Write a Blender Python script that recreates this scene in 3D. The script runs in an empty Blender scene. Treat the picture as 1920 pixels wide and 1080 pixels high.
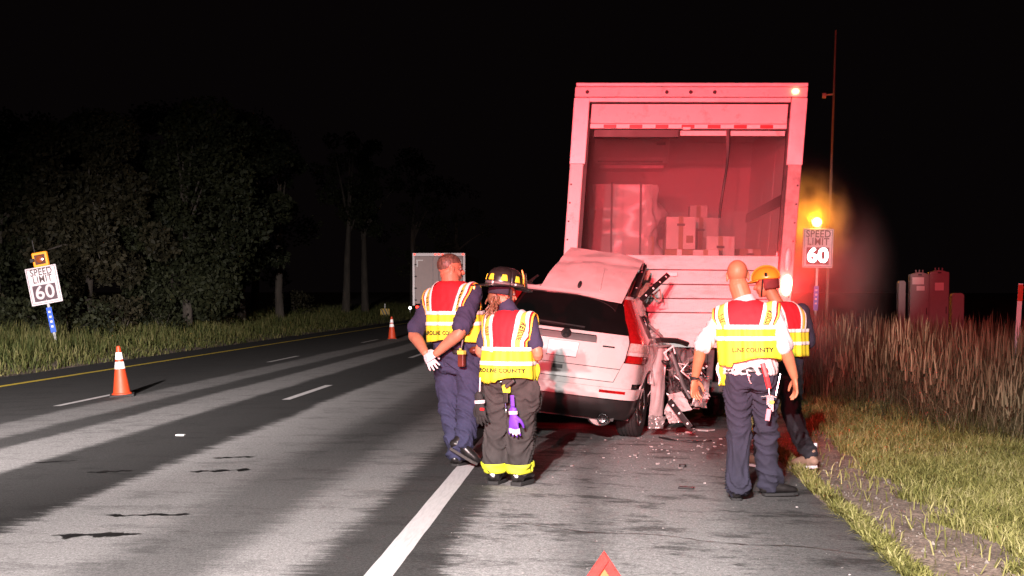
import bpy, bmesh, math, random
import numpy as np
from mathutils import Vector, Matrix, Quaternion, noise
from mathutils.bvhtree import BVHTree

R = math.radians
rng = np.random.default_rng(7)
random.seed(7)
SC = bpy.context.scene
COL = SC.collection

# ------------------------------------------------------------------ camera
cam_d = bpy.data.cameras.new('camera')
cam = bpy.data.objects.new('camera', cam_d)
COL.objects.link(cam)
cam.location = (0, 0, 1.5)
cam.rotation_euler = (R(87.0), 0, R(3.8287))
cam_d.sensor_width = 36
cam_d.lens = 48.75
cam_d.shift_y = 0.0751
cam_d.clip_start = 0.05
cam_d.clip_end = 3000
SC.camera = cam

# ------------------------------------------------------------------ night sky
w = bpy.data.worlds.new('World')
SC.world = w
w.use_nodes = True
wn = w.node_tree
bg = wn.nodes['Background']
bg.inputs[0].default_value = (0.036, 0.024, 0.026, 1)
bg.inputs[1].default_value = 0.018

# ------------------------------------------------------------------ emergency vehicle lamps behind the camera, plus fill spots added to brighten parts
def spot(name, loc, aim, watts, col, ang, blend=1.0, rad=0.06, sx=1.0, sy=1.0):
    d = bpy.data.lights.new(name, 'SPOT')
    d.energy = watts; d.color = col; d.spot_size = R(ang); d.spot_blend = blend; d.shadow_soft_size = rad
    o = bpy.data.objects.new(name, d)
    COL.objects.link(o)
    o.location = loc
    o.rotation_euler = (Vector(aim) - Vector(loc)).to_track_quat('-Z', 'Y').to_euler()
    o.scale = (sx, sy, 1)
    return o
WHITE = (1.0, 0.905, 0.885)
RED = (1.0, 0.055, 0.08)
spot('scene_and_fill_spot', (-2.75, -4.5, 5.5), (-2.2, 5.2, 0.0), 3500, WHITE, 54, rad=0.07, sx=2.2)
spot('scene_and_fill_spot', (-1.75, -4.5, 5.5), (-0.2, 5.2, 0.0), 3500, WHITE, 54, rad=0.07, sx=2.2)
spot('scene_and_fill_spot', (-3.6, -4.5, 5.5), (-8.8, 24.0, 0.0), 35000, WHITE, 30, rad=0.07)  # fill spot added to brighten the left lanes, clear of the people
spot('scene_and_fill_spot', (-3.6, -4.5, 5.5), (-4.2, 6.6, 0.0), 3600, WHITE, 30, rad=0.07, sx=1.3)  # added fill for the near left road surface
spot('scene_and_fill_spot', (-1.2, -4.5, 5.5), (1.4, 7.2, 0.0), 6500, WHITE, 30, rad=0.07, sx=1.7)  # added fill to lift the near shoulder and its edge
spot('far_fill_spot', (-3.0, -4.2, 1.0), (-15.0, 37.4, 0.2), 25000, WHITE, 12, rad=0.07)  # unseen helper beam that brightens the leaning sign and nearby grass
spot('far_fill_spot', (-3.2, -4.2, 1.0), (-8.4, 70, 2.2), 14000, (1.0, 0.72, 0.70), 7, rad=0.07)  # helper beam added only to light the far trailer
spot('far_fill_spot', (1.6, -4.2, 1.1), (6.7, 43, 2.7), 20000, (1.0, 0.74, 0.70), 8, rad=0.07)  # helper beam added for the right sign, placed to clear the truck
spot('red_beacon', (-3.4, -4.6, 2.9), (0.9, 16, 3.1), 6600, RED, 44, rad=0.09, sx=0.62, sy=0.56)
spot('red_beacon', (-1.0, -4.6, 2.9), (1.1, 16, 3.1), 6600, RED, 44, rad=0.09, sx=0.62, sy=0.56)

SC.render.engine = 'CYCLES'
SC.cycles.use_denoising = True
try:
    SC.cycles.denoiser = 'OPENIMAGEDENOISE'
except Exception:
    pass
SC.cycles.max_bounces = 6
SC.cycles.diffuse_bounces = 3
SC.cycles.volume_bounces = 1
SC.cycles.transparent_max_bounces = 8
SC.cycles.sample_clamp_indirect = 6
SC.cycles.volume_step_rate = 2.0
SC.view_settings.view_transform = 'Standard'
SC.view_settings.look = 'None'
SC.view_settings.exposure = 1.5
SC.view_settings.gamma = 1

# ------------------------------------------------------------------ materials
MATS = {}
def mat(name, col, rough=0.6, metal=0.0, var=0.15, vs=6.0, bump=0.0, bs=60.0, coat=0.0, spec=0.5, dirt=None, ds=2.0, dth=0.55, dcol=None, trans=0.0, sheen=0.0, stretch=None):
    if name in MATS:
        return MATS[name]
    m = bpy.data.materials.new(name)
    m.use_nodes = True
    nt = m.node_tree; N = nt.nodes; L = nt.links
    b = N['Principled BSDF']
    b.inputs['Roughness'].default_value = rough
    b.inputs['Metallic'].default_value = metal
    b.inputs['Specular IOR Level'].default_value = spec
    b.inputs['Coat Weight'].default_value = coat
    b.inputs['Coat Roughness'].default_value = 0.08
    b.inputs['Transmission Weight'].default_value = trans
    if sheen:
        b.inputs['Sheen Weight'].default_value = sheen
    tc = N.new('ShaderNodeTexCoord')
    src = tc.outputs['Object']
    if stretch:
        mp = N.new('ShaderNodeMapping'); mp.inputs['Scale'].default_value = stretch
        L.new(src, mp.inputs[0]); src = mp.outputs[0]
    nz = N.new('ShaderNodeTexNoise'); nz.inputs['Scale'].default_value = vs; nz.inputs['Detail'].default_value = 5
    L.new(src, nz.inputs['Vector'])
    rp = N.new('ShaderNodeValToRGB')
    lo = [max(0, c * (1 - var)) for c in col]; hi = [min(1, c * (1 + var)) for c in col]
    rp.color_ramp.elements[0].position = 0.3; rp.color_ramp.elements[0].color = (*lo, 1)
    rp.color_ramp.elements[1].position = 0.7; rp.color_ramp.elements[1].color = (*hi, 1)
    L.new(nz.outputs[0], rp.inputs[0])
    out = rp.outputs[0]
    if dirt:
        n2 = N.new('ShaderNodeTexNoise'); n2.inputs['Scale'].default_value = ds; n2.inputs['Detail'].default_value = 8; n2.inputs['Roughness'].default_value = 0.7
        L.new(src, n2.inputs['Vector'])
        mr = N.new('ShaderNodeMapRange'); mr.inputs[1].default_value = dth; mr.inputs[2].default_value = dth + 0.2
        mr.inputs[3].default_value = 0; mr.inputs[4].default_value = dirt
        L.new(n2.outputs[0], mr.inputs[0])
        mx = N.new('ShaderNodeMix'); mx.data_type = 'RGBA'
        L.new(mr.outputs[0], mx.inputs[0]); L.new(out, mx.inputs[6])
        mx.inputs[7].default_value = (*(dcol or (0.05, 0.04, 0.035)), 1)
        out = mx.outputs[2]
    L.new(out, b.inputs['Base Color'])
    mrr = N.new('ShaderNodeMapRange'); mrr.inputs[3].default_value = max(0.02, rough - 0.08); mrr.inputs[4].default_value = min(1, rough + 0.08)
    L.new(nz.outputs[0], mrr.inputs[0]); L.new(mrr.outputs[0], b.inputs['Roughness'])
    if bump:
        n3 = N.new('ShaderNodeTexNoise'); n3.inputs['Scale'].default_value = bs; n3.inputs['Detail'].default_value = 4
        L.new(src, n3.inputs['Vector'])
        bp = N.new('ShaderNodeBump'); bp.inputs['Strength'].default_value = bump; bp.inputs['Distance'].default_value = 0.01
        L.new(n3.outputs[0], bp.inputs['Height']); L.new(bp.outputs[0], b.inputs['Normal'])
    MATS[name] = m
    return m

def emat(name, col, strength, base=(0.05, 0.05, 0.05)):
    if name in MATS:
        return MATS[name]
    m = bpy.data.materials.new(name); m.use_nodes = True
    b = m.node_tree.nodes['Principled BSDF']
    b.inputs['Base Color'].default_value = (*base, 1)
    b.inputs['Emission Color'].default_value = (*col, 1)
    b.inputs['Emission Strength'].default_value = strength
    MATS[name] = m
    return m

# ------------------------------------------------------------------ mesh helpers
class MB:
    """collects shapes, becomes one mesh object"""
    def __init__(s):
        s.v = []; s.f = []; s.mi = []; s.cur = 0
    def add(s, v, f):
        o = len(s.v)
        s.v += [tuple(p) for p in v]
        s.f += [tuple(i + o for i in q) for q in f]
        s.mi += [s.cur] * len(f)
        return s
    def box(s, c, d, rot=None):
        c = Vector(c); h = Vector(d) * 0.5
        pts = []
        for z in (-1, 1):
            for y in (-1, 1):
                for x in (-1, 1):
                    p = Vector((x * h.x, y * h.y, z * h.z))
                    if rot is not None:
                        p = rot @ p
                    pts.append(c + p)
        return s.add(pts, [(0, 2, 3, 1), (4, 5, 7, 6), (0, 1, 5, 4), (2, 6, 7, 3), (0, 4, 6, 2), (1, 3, 7, 5)])
    def b2(s, lo, hi):
        return s.box([(a + b) / 2 for a, b in zip(lo, hi)], [abs(b - a) for a, b in zip(lo, hi)])
    def bar(s, p, q, wd, th, up=(0, 0, 1)):
        p = Vector(p); q = Vector(q); d = q - p
        z = d.normalized(); u = Vector(up)
        x = u.cross(z)
        if x.length < 1e-4:
            x = Vector((1, 0, 0)).cross(z)
        x.normalize(); y = z.cross(x)
        m = Matrix((x, y, z)).transposed()
        return s.box((p + q) / 2, (wd, th, d.length), m)
    def tube(s, pts, rad, n=10, cap=True, flat=1.0, upv=None):
        """tapered tube through pts; rad number or list (numbers or (a,b))"""
        pts = [Vector(p) for p in pts]; k = len(pts)
        if not isinstance(rad, (list, tuple)):
            rad = [rad] * k
        vs = []; t0 = None; x = None
        for i in range(k):
            t = (pts[min(i + 1, k - 1)] - pts[max(i - 1, 0)])
            t = t.normalized() if t.length > 1e-9 else Vector((0, 0, 1))
            if x is None:
                u = Vector(upv) if upv is not None else (Vector((0, 1, 0)) if abs(t.y) < 0.9 else Vector((1, 0, 0)))
                y = (u - t * u.dot(t)).normalized()
                x = y.cross(t)
            else:
                y = (y - t * y.dot(t)).normalized(); x = y.cross(t)
            r = rad[i]
            a, b = (r if isinstance(r, (tuple, list)) else (r, r * flat))
            for j in range(n):
                th = 2 * math.pi * j / n
                vs.append(pts[i] + x * (a * math.cos(th)) + y * (b * math.sin(th)))
        fs = [(i * n + j, i * n + (j + 1) % n, (i + 1) * n + (j + 1) % n, (i + 1) * n + j) for i in range(k - 1) for j in range(n)]
        if cap:
            fs += [tuple(range(n - 1, -1, -1)), tuple(range((k - 1) * n, k * n))]
        return s.add(vs, fs)
    def rings(s, rs, n=28, p=2.4, cap=True):
        """horizontal super-ellipse rings (z, cx, cy, rx, ry)"""
        vs = []
        for (z, cx, cy, rx, ry) in rs:
            for j in range(n):
                th = 2 * math.pi * j / n
                c, q = math.cos(th), math.sin(th)
                vs.append((cx + rx * math.copysign(abs(c) ** (2 / p), c), cy + ry * math.copysign(abs(q) ** (2 / p), q), z))
        k = len(rs)
        fs = [(i * n + j, i * n + (j + 1) % n, (i + 1) * n + (j + 1) % n, (i + 1) * n + j) for i in range(k - 1) for j in range(n)]
        if cap:
            fs += [tuple(range(n - 1, -1, -1)), tuple(range((k - 1) * n, k * n))]
        return s.add(vs, fs)
    def ball(s, c, r, nu=16, nv=10, rot=None):
        c = Vector(c); r = r if isinstance(r, (tuple, list)) else (r, r, r)
        vs = []; fs = []
        for i in range(nv + 1):
            ph = math.pi * i / nv
            for j in range(nu):
                th = 2 * math.pi * j / nu
                p = Vector((r[0] * math.sin(ph) * math.cos(th), r[1] * math.sin(ph) * math.sin(th), r[2] * math.cos(ph)))
                if rot is not None:
                    p = rot @ p
                vs.append(c + p)
        for i in range(nv):
            for j in range(nu):
                a, b_, c_, d = i * nu + j, i * nu + (j + 1) % nu, (i + 1) * nu + (j + 1) % nu, (i + 1) * nu + j
                fs.append((a, d, c_, b_))
        return s.add(vs, fs)
    def lathe(s, prof, c=(0, 0, 0), n=24, rot=None):
        c = Vector(c); vs = []
        for (r, z) in prof:
            for j in range(n):
                th = 2 * math.pi * j / n
                p = Vector((r * math.cos(th), r * math.sin(th), z))
                if rot is not None:
                    p = rot @ p
                vs.append(c + p)
        k = len(prof)
        fs = [(i * n + j, i * n + (j + 1) % n, (i + 1) * n + (j + 1) % n, (i + 1) * n + j) for i in range(k - 1) for j in range(n)]
        fs += [tuple(range(n - 1, -1, -1)), tuple(range((k - 1) * n, k * n))]
        return s.add(vs, fs)
    def sheet(s, fn, nu, nv, thick=0.0):
        """grid fn(u,v) u,v in 0..1; thick: back side offset along the grid normals"""
        P = [[Vector(fn(i / nu, j / nv)) for j in range(nv + 1)] for i in range(nu + 1)]
        vs = [P[i][j] for i in range(nu + 1) for j in range(nv + 1)]
        idx = lambda i, j: i * (nv + 1) + j
        fs = [(idx(i, j), idx(i + 1, j), idx(i + 1, j + 1), idx(i, j + 1)) for i in range(nu) for j in range(nv)]
        if thick:
            o = len(vs)
            for i in range(nu + 1):
                for j in range(nv + 1):
                    du = P[min(i + 1, nu)][j] - P[max(i - 1, 0)][j]
                    dv = P[i][min(j + 1, nv)] - P[i][max(j - 1, 0)]
                    nn = du.cross(dv)
                    nn = nn.normalized() if nn.length > 1e-12 else Vector((0, 0, 1))
                    vs.append(P[i][j] - nn * thick)
            fs += [(o + idx(i, j + 1), o + idx(i + 1, j + 1), o + idx(i + 1, j), o + idx(i, j)) for i in range(nu) for j in range(nv)]
            for i in range(nu):
                fs.append((idx(i + 1, 0), idx(i, 0), o + idx(i, 0), o + idx(i + 1, 0)))
                fs.append((idx(i, nv), idx(i + 1, nv), o + idx(i + 1, nv), o + idx(i, nv)))
            for j in range(nv):
                fs.append((idx(0, j), idx(0, j + 1), o + idx(0, j + 1), o + idx(0, j)))
                fs.append((idx(nu, j + 1), idx(nu, j), o + idx(nu, j), o + idx(nu, j + 1)))
        return s.add(vs, fs)
    def poly(s, pts, thick, nrm=None):
        """extruded flat polygon"""
        pts = [Vector(p) for p in pts]
        if nrm is None:
            nrm = (pts[1] - pts[0]).cross(pts[2] - pts[0]).normalized()
        n = len(pts); nn = Vector(nrm) * thick
        vs = pts + [p + nn for p in pts]
        fs = [tuple(range(n - 1, -1, -1)), tuple(range(n, 2 * n))] + [(i, (i + 1) % n, n + (i + 1) % n, n + i) for i in range(n)]
        return s.add(vs, fs)
    def move(s, m):
        s.v = [tuple(m @ Vector(p)) for p in s.v]
        return s
    def mesh(s, name):
        me = bpy.data.meshes.new(name)
        me.from_pydata(s.v, [], s.f)
        me.update()
        return me
    def build(s, name, m, parent=None, smooth=False, bevel=0.0, fix=True):
        me = s.mesh(name)
        if fix:
            bm = bmesh.new(); bm.from_mesh(me)
            bmesh.ops.recalc_face_normals(bm, faces=bm.faces)
            bm.to_mesh(me); bm.free()
        ms = m if isinstance(m, (list, tuple)) else [m]
        for q in ms:
            me.materials.append(q)
        if len(ms) > 1:
            me.polygons.foreach_set('material_index', s.mi)
        return link(name, me, parent, smooth, bevel)

def link(name, me, parent=None, smooth=False, bevel=0.0):
    if smooth:
        me.polygons.foreach_set('use_smooth', [True] * len(me.polygons))
        if smooth != 'all':
            try:
                me.set_sharp_from_angle(angle=R(40))
            except Exception:
                pass
    o = bpy.data.objects.new(name, me)
    COL.objects.link(o)
    if parent is not None:
        o.parent = parent
    if bevel:
        b = o.modifiers.new('edge', 'BEVEL'); b.width = bevel; b.segments = 2; b.limit_method = 'ANGLE'; b.angle_limit = R(40)
    return o

def tag(o, label=None, cat=None, group=None, kind=None):
    if label: o['label'] = label
    if cat: o['category'] = cat
    if group: o['group'] = group
    if kind: o['kind'] = kind
    return o
def thing(name, label, cat, loc=(0, 0, 0), rot=(0, 0, 0), group=None):
    o = bpy.data.objects.new(name, None)
    o.empty_display_size = 0.2
    COL.objects.link(o)
    o.location = loc; o.rotation_euler = rot
    return tag(o, label, cat, group)
def copy_tree(o, parent=None):
    c = o.copy(); COL.objects.link(c)
    c.parent = parent
    for ch in o.children:
        copy_tree(ch, c)
    return c

def remesh(mb, voxel, smooth=4, fac=0.5):
    me = mb.mesh('tmp')
    bm = bmesh.new(); bm.from_mesh(me); bmesh.ops.recalc_face_normals(bm, faces=bm.faces); bm.to_mesh(me); bm.free()
    o = bpy.data.objects.new('tmp', me); COL.objects.link(o)
    r = o.modifiers.new('r', 'REMESH'); r.mode = 'VOXEL'; r.voxel_size = voxel; r.adaptivity = 0
    if smooth:
        q = o.modifiers.new('s', 'SMOOTH'); q.factor = fac; q.iterations = smooth
    dg = bpy.context.evaluated_depsgraph_get(); dg.update()
    out = bpy.data.meshes.new_from_object(o.evaluated_get(dg))
    bpy.data.objects.remove(o); bpy.data.meshes.remove(me)
    return out

def vcoords(me):
    a = np.empty(len(me.vertices) * 3); me.vertices.foreach_get('co', a); return a.reshape(-1, 3)
def vnormals(me):
    return np.array([tuple(v.normal) for v in me.vertices])
def set_v(me, a):
    me.vertices.foreach_set('co', a.ravel()); me.update()

def text_mb(s, size, spacing=1.0, ext=0.0, bold=0.0):
    c = bpy.data.curves.new('t', 'FONT')
    c.body = s; c.size = size; c.align_x = 'CENTER'; c.align_y = 'CENTER'; c.extrude = ext; c.offset = bold
    c.space_character = spacing; c.resolution_u = 4
    o = bpy.data.objects.new('t', c); COL.objects.link(o)
    dg = bpy.context.evaluated_depsgraph_get(); dg.update()
    me = bpy.data.meshes.new_from_object(o.evaluated_get(dg))
    mb = MB(); mb.add([tuple(v.co) for v in me.vertices], [tuple(p.vertices) for p in me.polygons])
    bpy.data.objects.remove(o); bpy.data.curves.remove(c); bpy.data.meshes.remove(me)
    return mb

def lerp(a, b, t):
    return a + (b - a) * t
def interp(tbl, x):
    xs = [t[0] for t in tbl]
    if len(tbl[0]) == 2:
        return float(np.interp(x, xs, [t[1] for t in tbl]))
    return tuple(float(np.interp(x, xs, [t[k] for t in tbl])) for k in range(1, len(tbl[0])))
def nz(p, s=1.0, o=0.0):
    return noise.noise(Vector((p[0] * s + o, p[1] * s + o * 1.7, p[2] * s - o * 0.6)))

def gz(x):
    """height of the crowned carriageway and its verges"""
    if x < -12.6:
        return -0.277 + 0.08 * min(-12.6 - x, 6)
    if x < -4.44:
        return 0.034 * (x + 4.44)
    if x < -1.19:
        return 0.0
    if x < 1.66:
        return -0.03 * (x + 1.19)
    return -0.0855 - 0.03 * min(x - 1.66, 8)

# ================================================================== ground, road, markings
def road_material():
    m = bpy.data.materials.new('asphalt'); m.use_nodes = True
    nt = m.node_tree; N = nt.nodes; L = nt.links
    b = N['Principled BSDF']
    tc = N.new('ShaderNodeTexCoord')
    sep = N.new('ShaderNodeSeparateXYZ'); L.new(tc.outputs['Object'], sep.inputs[0])
    def noi(scale, detail, vec=None, rough=0.6, sc=None):
        n = N.new('ShaderNodeTexNoise'); n.inputs['Scale'].default_value = scale; n.inputs['Detail'].default_value = detail; n.inputs['Roughness'].default_value = rough
        if sc:
            mp = N.new('ShaderNodeMapping'); mp.inputs['Scale'].default_value = sc
            L.new(tc.outputs['Object'], mp.inputs[0]); L.new(mp.outputs[0], n.inputs['Vector'])
        else:
            L.new(tc.outputs['Object'], n.inputs['Vector'])
        return n.outputs[0]
    def math_(op, a, c=None):
        n = N.new('ShaderNodeMath'); n.operation = op
        for i, q in enumerate((a, c)):
            if q is None: continue
            if isinstance(q, (int, float)): n.inputs[i].default_value = q
            else: L.new(q, n.inputs[i])
        return n.outputs[0]
    # lateral position, pushed about by noise so the worn tracks have ragged edges
    d1 = math_('MULTIPLY', math_('SUBTRACT', noi(0.9, 6, sc=(1.6, 0.35, 1)), 0.5), 0.34)
    d2 = math_('MULTIPLY', math_('SUBTRACT', noi(2.2, 7, rough=0.78, sc=(0.9, 6, 1)), 0.5), 0.62)
    xx = math_('ADD', sep.outputs[0], math_('ADD', d1, d2))
    t = math_('DIVIDE', math_('ADD', xx, 13.0), 15.0)
    rp = N.new('ShaderNodeValToRGB'); L.new(t, rp.inputs[0])
    stops = [(-13, .045), (-10.9, .04), (-8.2, .044), (-7.35, .048), (-7.22, .19), (-6.58, .19), (-6.48, .05), (-5.95, .046), (-5.86, .215), (-5.16, .21), (-5.06, .034), (-3.84, .032),
             (-3.74, .29), (-2.95, .26), (-2.7, .13), (-2.25, .11), (-2.0, .26), (-1.70, .25), (-1.56, .048), (-0.88, .048), (-0.80, .28), (-0.35, .29), (-0.12, .15), (0.14, .28), (0.75, .26), (1.05, .13), (1.75, .075)]
    cr = rp.color_ramp
    while len(cr.elements) < len(stops):
        cr.elements.new(0.5)
    for e, (x, v) in zip(cr.elements, stops):
        e.position = (x + 13) / 15.0; e.color = (v * 1.0, v * 0.965, v * 0.95, 1)
    # dark damp patches
    pt = noi(1.5, 9, rough=0.78, sc=(0.9, 1.6, 1))
    mr = N.new('ShaderNodeMapRange'); mr.inputs[1].default_value = 0.52; mr.inputs[2].default_value = 0.60; mr.inputs[3].default_value = 1.0; mr.inputs[4].default_value = 0.60
    L.new(pt, mr.inputs[0])
    st = N.new('ShaderNodeMapRange'); st.inputs[1].default_value = -1.0; st.inputs[2].default_value = -0.8; st.inputs[3].default_value = 0.70; st.inputs[4].default_value = 0.36
    L.new(sep.outputs[0], st.inputs[0]); L.new(st.outputs[0], mr.inputs[4])
    # stone grain
    g1 = noi(95, 3, rough=0.8)
    g2 = noi(38, 5, rough=0.8)
    gr = N.new('ShaderNodeMapRange'); gr.inputs[1].default_value = 0.32; gr.inputs[2].default_value = 0.68; gr.inputs[3].default_value = 0.5; gr.inputs[4].default_value = 1.6
    L.new(g1, gr.inputs[0])
    gq = N.new('ShaderNodeMapRange'); gq.inputs[1].default_value = 0.3; gq.inputs[2].default_value = 0.7; gq.inputs[3].default_value = 0.5; gq.inputs[4].default_value = 1.5
    L.new(g2, gq.inputs[0])
    k = math_('MULTIPLY', math_('MULTIPLY', gr.outputs[0], gq.outputs[0]), mr.outputs[0])
    mx = N.new('ShaderNodeMix'); mx.data_type = 'RGBA'; mx.blend_type = 'MULTIPLY'; mx.inputs[0].default_value = 1
    L.new(rp.outputs[0], mx.inputs[6]); L.new(k, mx.inputs[7])
    L.new(mx.outputs[2], b.inputs['Base Color'])
    b.inputs['Roughness'].default_value = 0.85
    b.inputs['Specular IOR Level'].default_value = 0.25
    bp = N.new('ShaderNodeBump'); bp.inputs['Strength'].default_value = 0.5; bp.inputs['Distance'].default_value = 0.006
    L.new(g1, bp.inputs['Height']); L.new(bp.outputs[0], b.inputs['Normal'])
    return m
M_ROAD = road_material()

XS = [-12.6, -11.04, -7.74, -4.44, -1.19, 0.3, 1.66]
YS = [-30, -5, 5, 15, 30, 60, 100, 200, 420]
def wob(y):
    return 0.025 * math.sin(y * 0.9) + 0.015 * math.sin(y * 2.1 + 1)
mb = MB()
ys = [-30 + 0.5 * i for i in range(0, 140)] + [40 + 10 * i for i in range(0, 40)]
for a in range(len(ys)):
    for x in XS:
        xe = x + (wob(ys[a]) if x in (XS[0], XS[-1]) else 0)
        mb.v.append((xe, ys[a], gz(x)))
n = len(XS)
for a in range(len(ys) - 1):
    for j in range(n - 1):
        mb.f.append((a * n + j, a * n + j + 1, (a + 1) * n + j + 1, (a + 1) * n + j)); mb.mi.append(0)
# broken edge face
o0 = len(mb.v)
for a in range(len(ys)):
    mb.v.append((XS[-1] + wob(ys[a]) + 0.02, ys[a], gz(1.66) - 0.10))
for a in range(len(ys) - 1):
    mb.f.append((a * n + n - 1, o0 + a, o0 + a + 1, (a + 1) * n + n - 1)); mb.mi.append(0)
road = tag(mb.build('road', M_ROAD, fix=False), 'dark asphalt highway with pale worn wheel tracks and shoulder', 'road', kind='structure')

M_WPAINT = mat('white_road_paint', (0.60, 0.57, 0.57), 0.7, var=0.14, vs=9, stretch=(6, 0.5, 1), dirt=0.75, ds=9, dth=0.57, dcol=(0.2, 0.19, 0.18), bump=0.3, bs=90)
M_YPAINT = mat('yellow_road_paint', (0.86, 0.62, 0.05), 0.7, var=0.12, vs=9, dirt=0.6, ds=11, dth=0.58, dcol=(0.2, 0.15, 0.05))
def strip(x, wd, y0, y1, step=1.0, rag=0.002):
    m = MB(); k = max(1, int((y1 - y0) / step))
    for i in range(k + 1):
        y = y0 + (y1 - y0) * i / k
        for sgn in (-1, 1):
            xx = x + sgn * wd / 2 + random.uniform(-rag, rag)
            m.v.append((xx, y + random.uniform(-rag, rag), gz(xx) + 0.004))
    for i in range(k):
        m.f.append((2 * i, 2 * i + 1, 2 * i + 3, 2 * i + 2)); m.mi.append(0)
    return m
def marking(name, m, mt):
    o = m.build(name, mt, road, fix=False)
    return o
marking('edge_line', strip(-1.19, 0.15, 2, 300, 0.25), M_WPAINT)
marking('median_line', strip(-11.04, 0.20, 2, 300, 1), M_YPAINT)
for x, y0 in ((-4.44, 19.05), (-7.74, 19.1)):
    for k in range(-1, 9):
        marking('lane_dash', strip(x, 0.12, y0 + 12.4 * k, y0 + 12.4 * k + 3.05, 0.5), M_WPAINT)
# tar smears and crack sealer across the lane
M_TAR = mat('crack_sealer', (0.014, 0.013, 0.013), 0.45, var=0.3)
def tar(x0, y0, x1, y1, wd, seed):
    r = random.Random(seed); m = MB(); k = 44
    for i in range(k + 1):
        t = i / k
        x = lerp(x0, x1, t); yc = lerp(y0, y1, t) + 0.05 * nz((t * 6, seed, 0), 1.0)
        ww = wd * max(0.04, (0.75 + 1.1 * nz((t * 5, seed * 3, 1), 1.3)) * min(1, 6 * t, 6 * (1 - t)))
        m.v.append((x, yc - ww * r.uniform(.3, 1.0), gz(x) + 0.005)); m.v.append((x, yc + ww * r.uniform(.3, 1.0), gz(x) + 0.005))
    for i in range(k):
        m.f.append((2 * i, 2 * i + 2, 2 * i + 3, 2 * i + 1)); m.mi.append(0)
    m.build('tar_smear', M_TAR, road, fix=False)
for i, (px0, py0, px1, py1, wd) in enumerate([(-3.37, 9.03, -2.76, 9.13, 0.055), (-3.4, 8.25, -2.86, 8.36, 0.1), (-3.47, 11.3, -2.95, 11.5, 0.10), (-3.57, 12.25, -3.17, 12.4, 0.06), (-5.1, 12.0, -4.7, 12.1, 0.05), (-4.3, 11.2, -3.95, 11.35, 0.09)]):
    tar(px0, py0, px1, py1, wd, i)
# long crack across the shoulder
m = MB(); r = random.Random(3)
for i in range(61):
    t = i / 60; x = lerp(-0.75, 1.6, t); y = 9.0 - 0.55 * t + 0.05 * math.sin(t * 17) + r.uniform(-0.015, 0.015)
    ww = r.uniform(0.002, 0.009)
    m.v.append((x, y - ww, gz(x) + 0.004)); m.v.append((x, y + ww, gz(x) + 0.004))
for i in range(60):
    m.f.append((2 * i, 2 * i + 2, 2 * i + 3, 2 * i + 1)); m.mi.append(0)
m.build('crack', M_TAR, road, fix=False)
# raised pavement marker in the lane line
m = MB(); m.box((0, 0, 0.007), (0.09, 0.07, 0.014))
M_RPM = mat('marker_reflector', (0.85, 0.83, 0.8), 0.3)
for k, (x, y) in enumerate(((-4.43, 14.2),)):
    o = m.build('pavement_marker', M_RPM, road, bevel=0.006)
    o.location = (x, y, gz(x))

# ---- terrain
def terrain_z(x, y):
    if -12.62 <= x <= 1.68:
        return gz(x) - 0.06
    z = gz(x)
    if x > 1.66:
        z += 0.025 * nz((x, y, 0), 1.1) + 0.05 * nz((x, y, 0), 0.3) - 0.02
        if x > 12: z += 0.03 * min(x - 12, 30)
    else:
        z += 0.06 * nz((x, y, 0), 0.5)
        if x < -20: z += 0.03 * min(-20 - x, 40)
    return z
def verge_material():
    m = bpy.data.materials.new('soil'); m.use_nodes = True
    nt = m.node_tree; N = nt.nodes; L = nt.links; b = N['Principled BSDF']
    tc = N.new('ShaderNodeTexCoord')
    n1 = N.new('ShaderNodeTexNoise'); n1.inputs['Scale'].default_value = 5; n1.inputs['Detail'].default_value = 9; n1.inputs['Roughness'].default_value = 0.75
    L.new(tc.outputs['Object'], n1.inputs['Vector'])
    rp = N.new('ShaderNodeValToRGB'); L.new(n1.outputs[0], rp.inputs[0])
    e = rp.color_ramp.elements
    e[0].position = 0.32; e[0].color = (0.11, 0.08, 0.064, 1); e[1].position = 0.7; e[1].color = (0.36, 0.27, 0.215, 1)
    v = N.new('ShaderNodeTexNoise'); v.inputs['Scale'].default_value = 45; v.inputs['Detail'].default_value = 4
    L.new(tc.outputs['Object'], v.inputs['Vector'])
    mr = N.new('ShaderNodeMapRange'); mr.inputs[1].default_value = 0.35; mr.inputs[2].default_value = 0.7; mr.inputs[3].default_value = 0.5; mr.inputs[4].default_value = 1.6
    L.new(v.outputs[0], mr.inputs[0])
    mx = N.new('ShaderNodeMix'); mx.data_type = 'RGBA'; mx.blend_type = 'MULTIPLY'; mx.inputs[0].default_value = 1
    L.new(rp.outputs[0], mx.inputs[6]); L.new(mr.outputs[0], mx.inputs[7]); L.new(mx.outputs[2], b.inputs['Base Color'])
    b.inputs['Roughness'].default_value = 0.95
    bp = N.new('ShaderNodeBump'); bp.inputs['Strength'].default_value = 0.8; bp.inputs['Distance'].default_value = 0.02
    L.new(v.outputs[0], bp.inputs['Height']); L.new(bp.outputs[0], b.inputs['Normal'])
    return m
M_SOIL = verge_material()
tx = [-600, -300, -150, -90, -60, -45, -35, -28, -24, -21] + [-20 + 0.5 * i for i in range(15)] + [-12.62, -12.0, 1.0, 1.64] + [1.7 + 0.15 * i for i in range(30)] + [6.5, 7, 8, 9, 10, 12, 15, 20, 28, 40, 60, 100, 200, 400, 600]
ty = [-200, -60, -20, 0] + [4 + 0.25 * i for i in range(80)] + [24 + i for i in range(40)] + [66, 72, 80, 90, 100, 120, 150, 200, 300, 500, 900, 1600]
mb = MB(); n = len(tx)
for y in ty:
    for x in tx:
        mb.v.append((x, y, terrain_z(x, y)))
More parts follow.
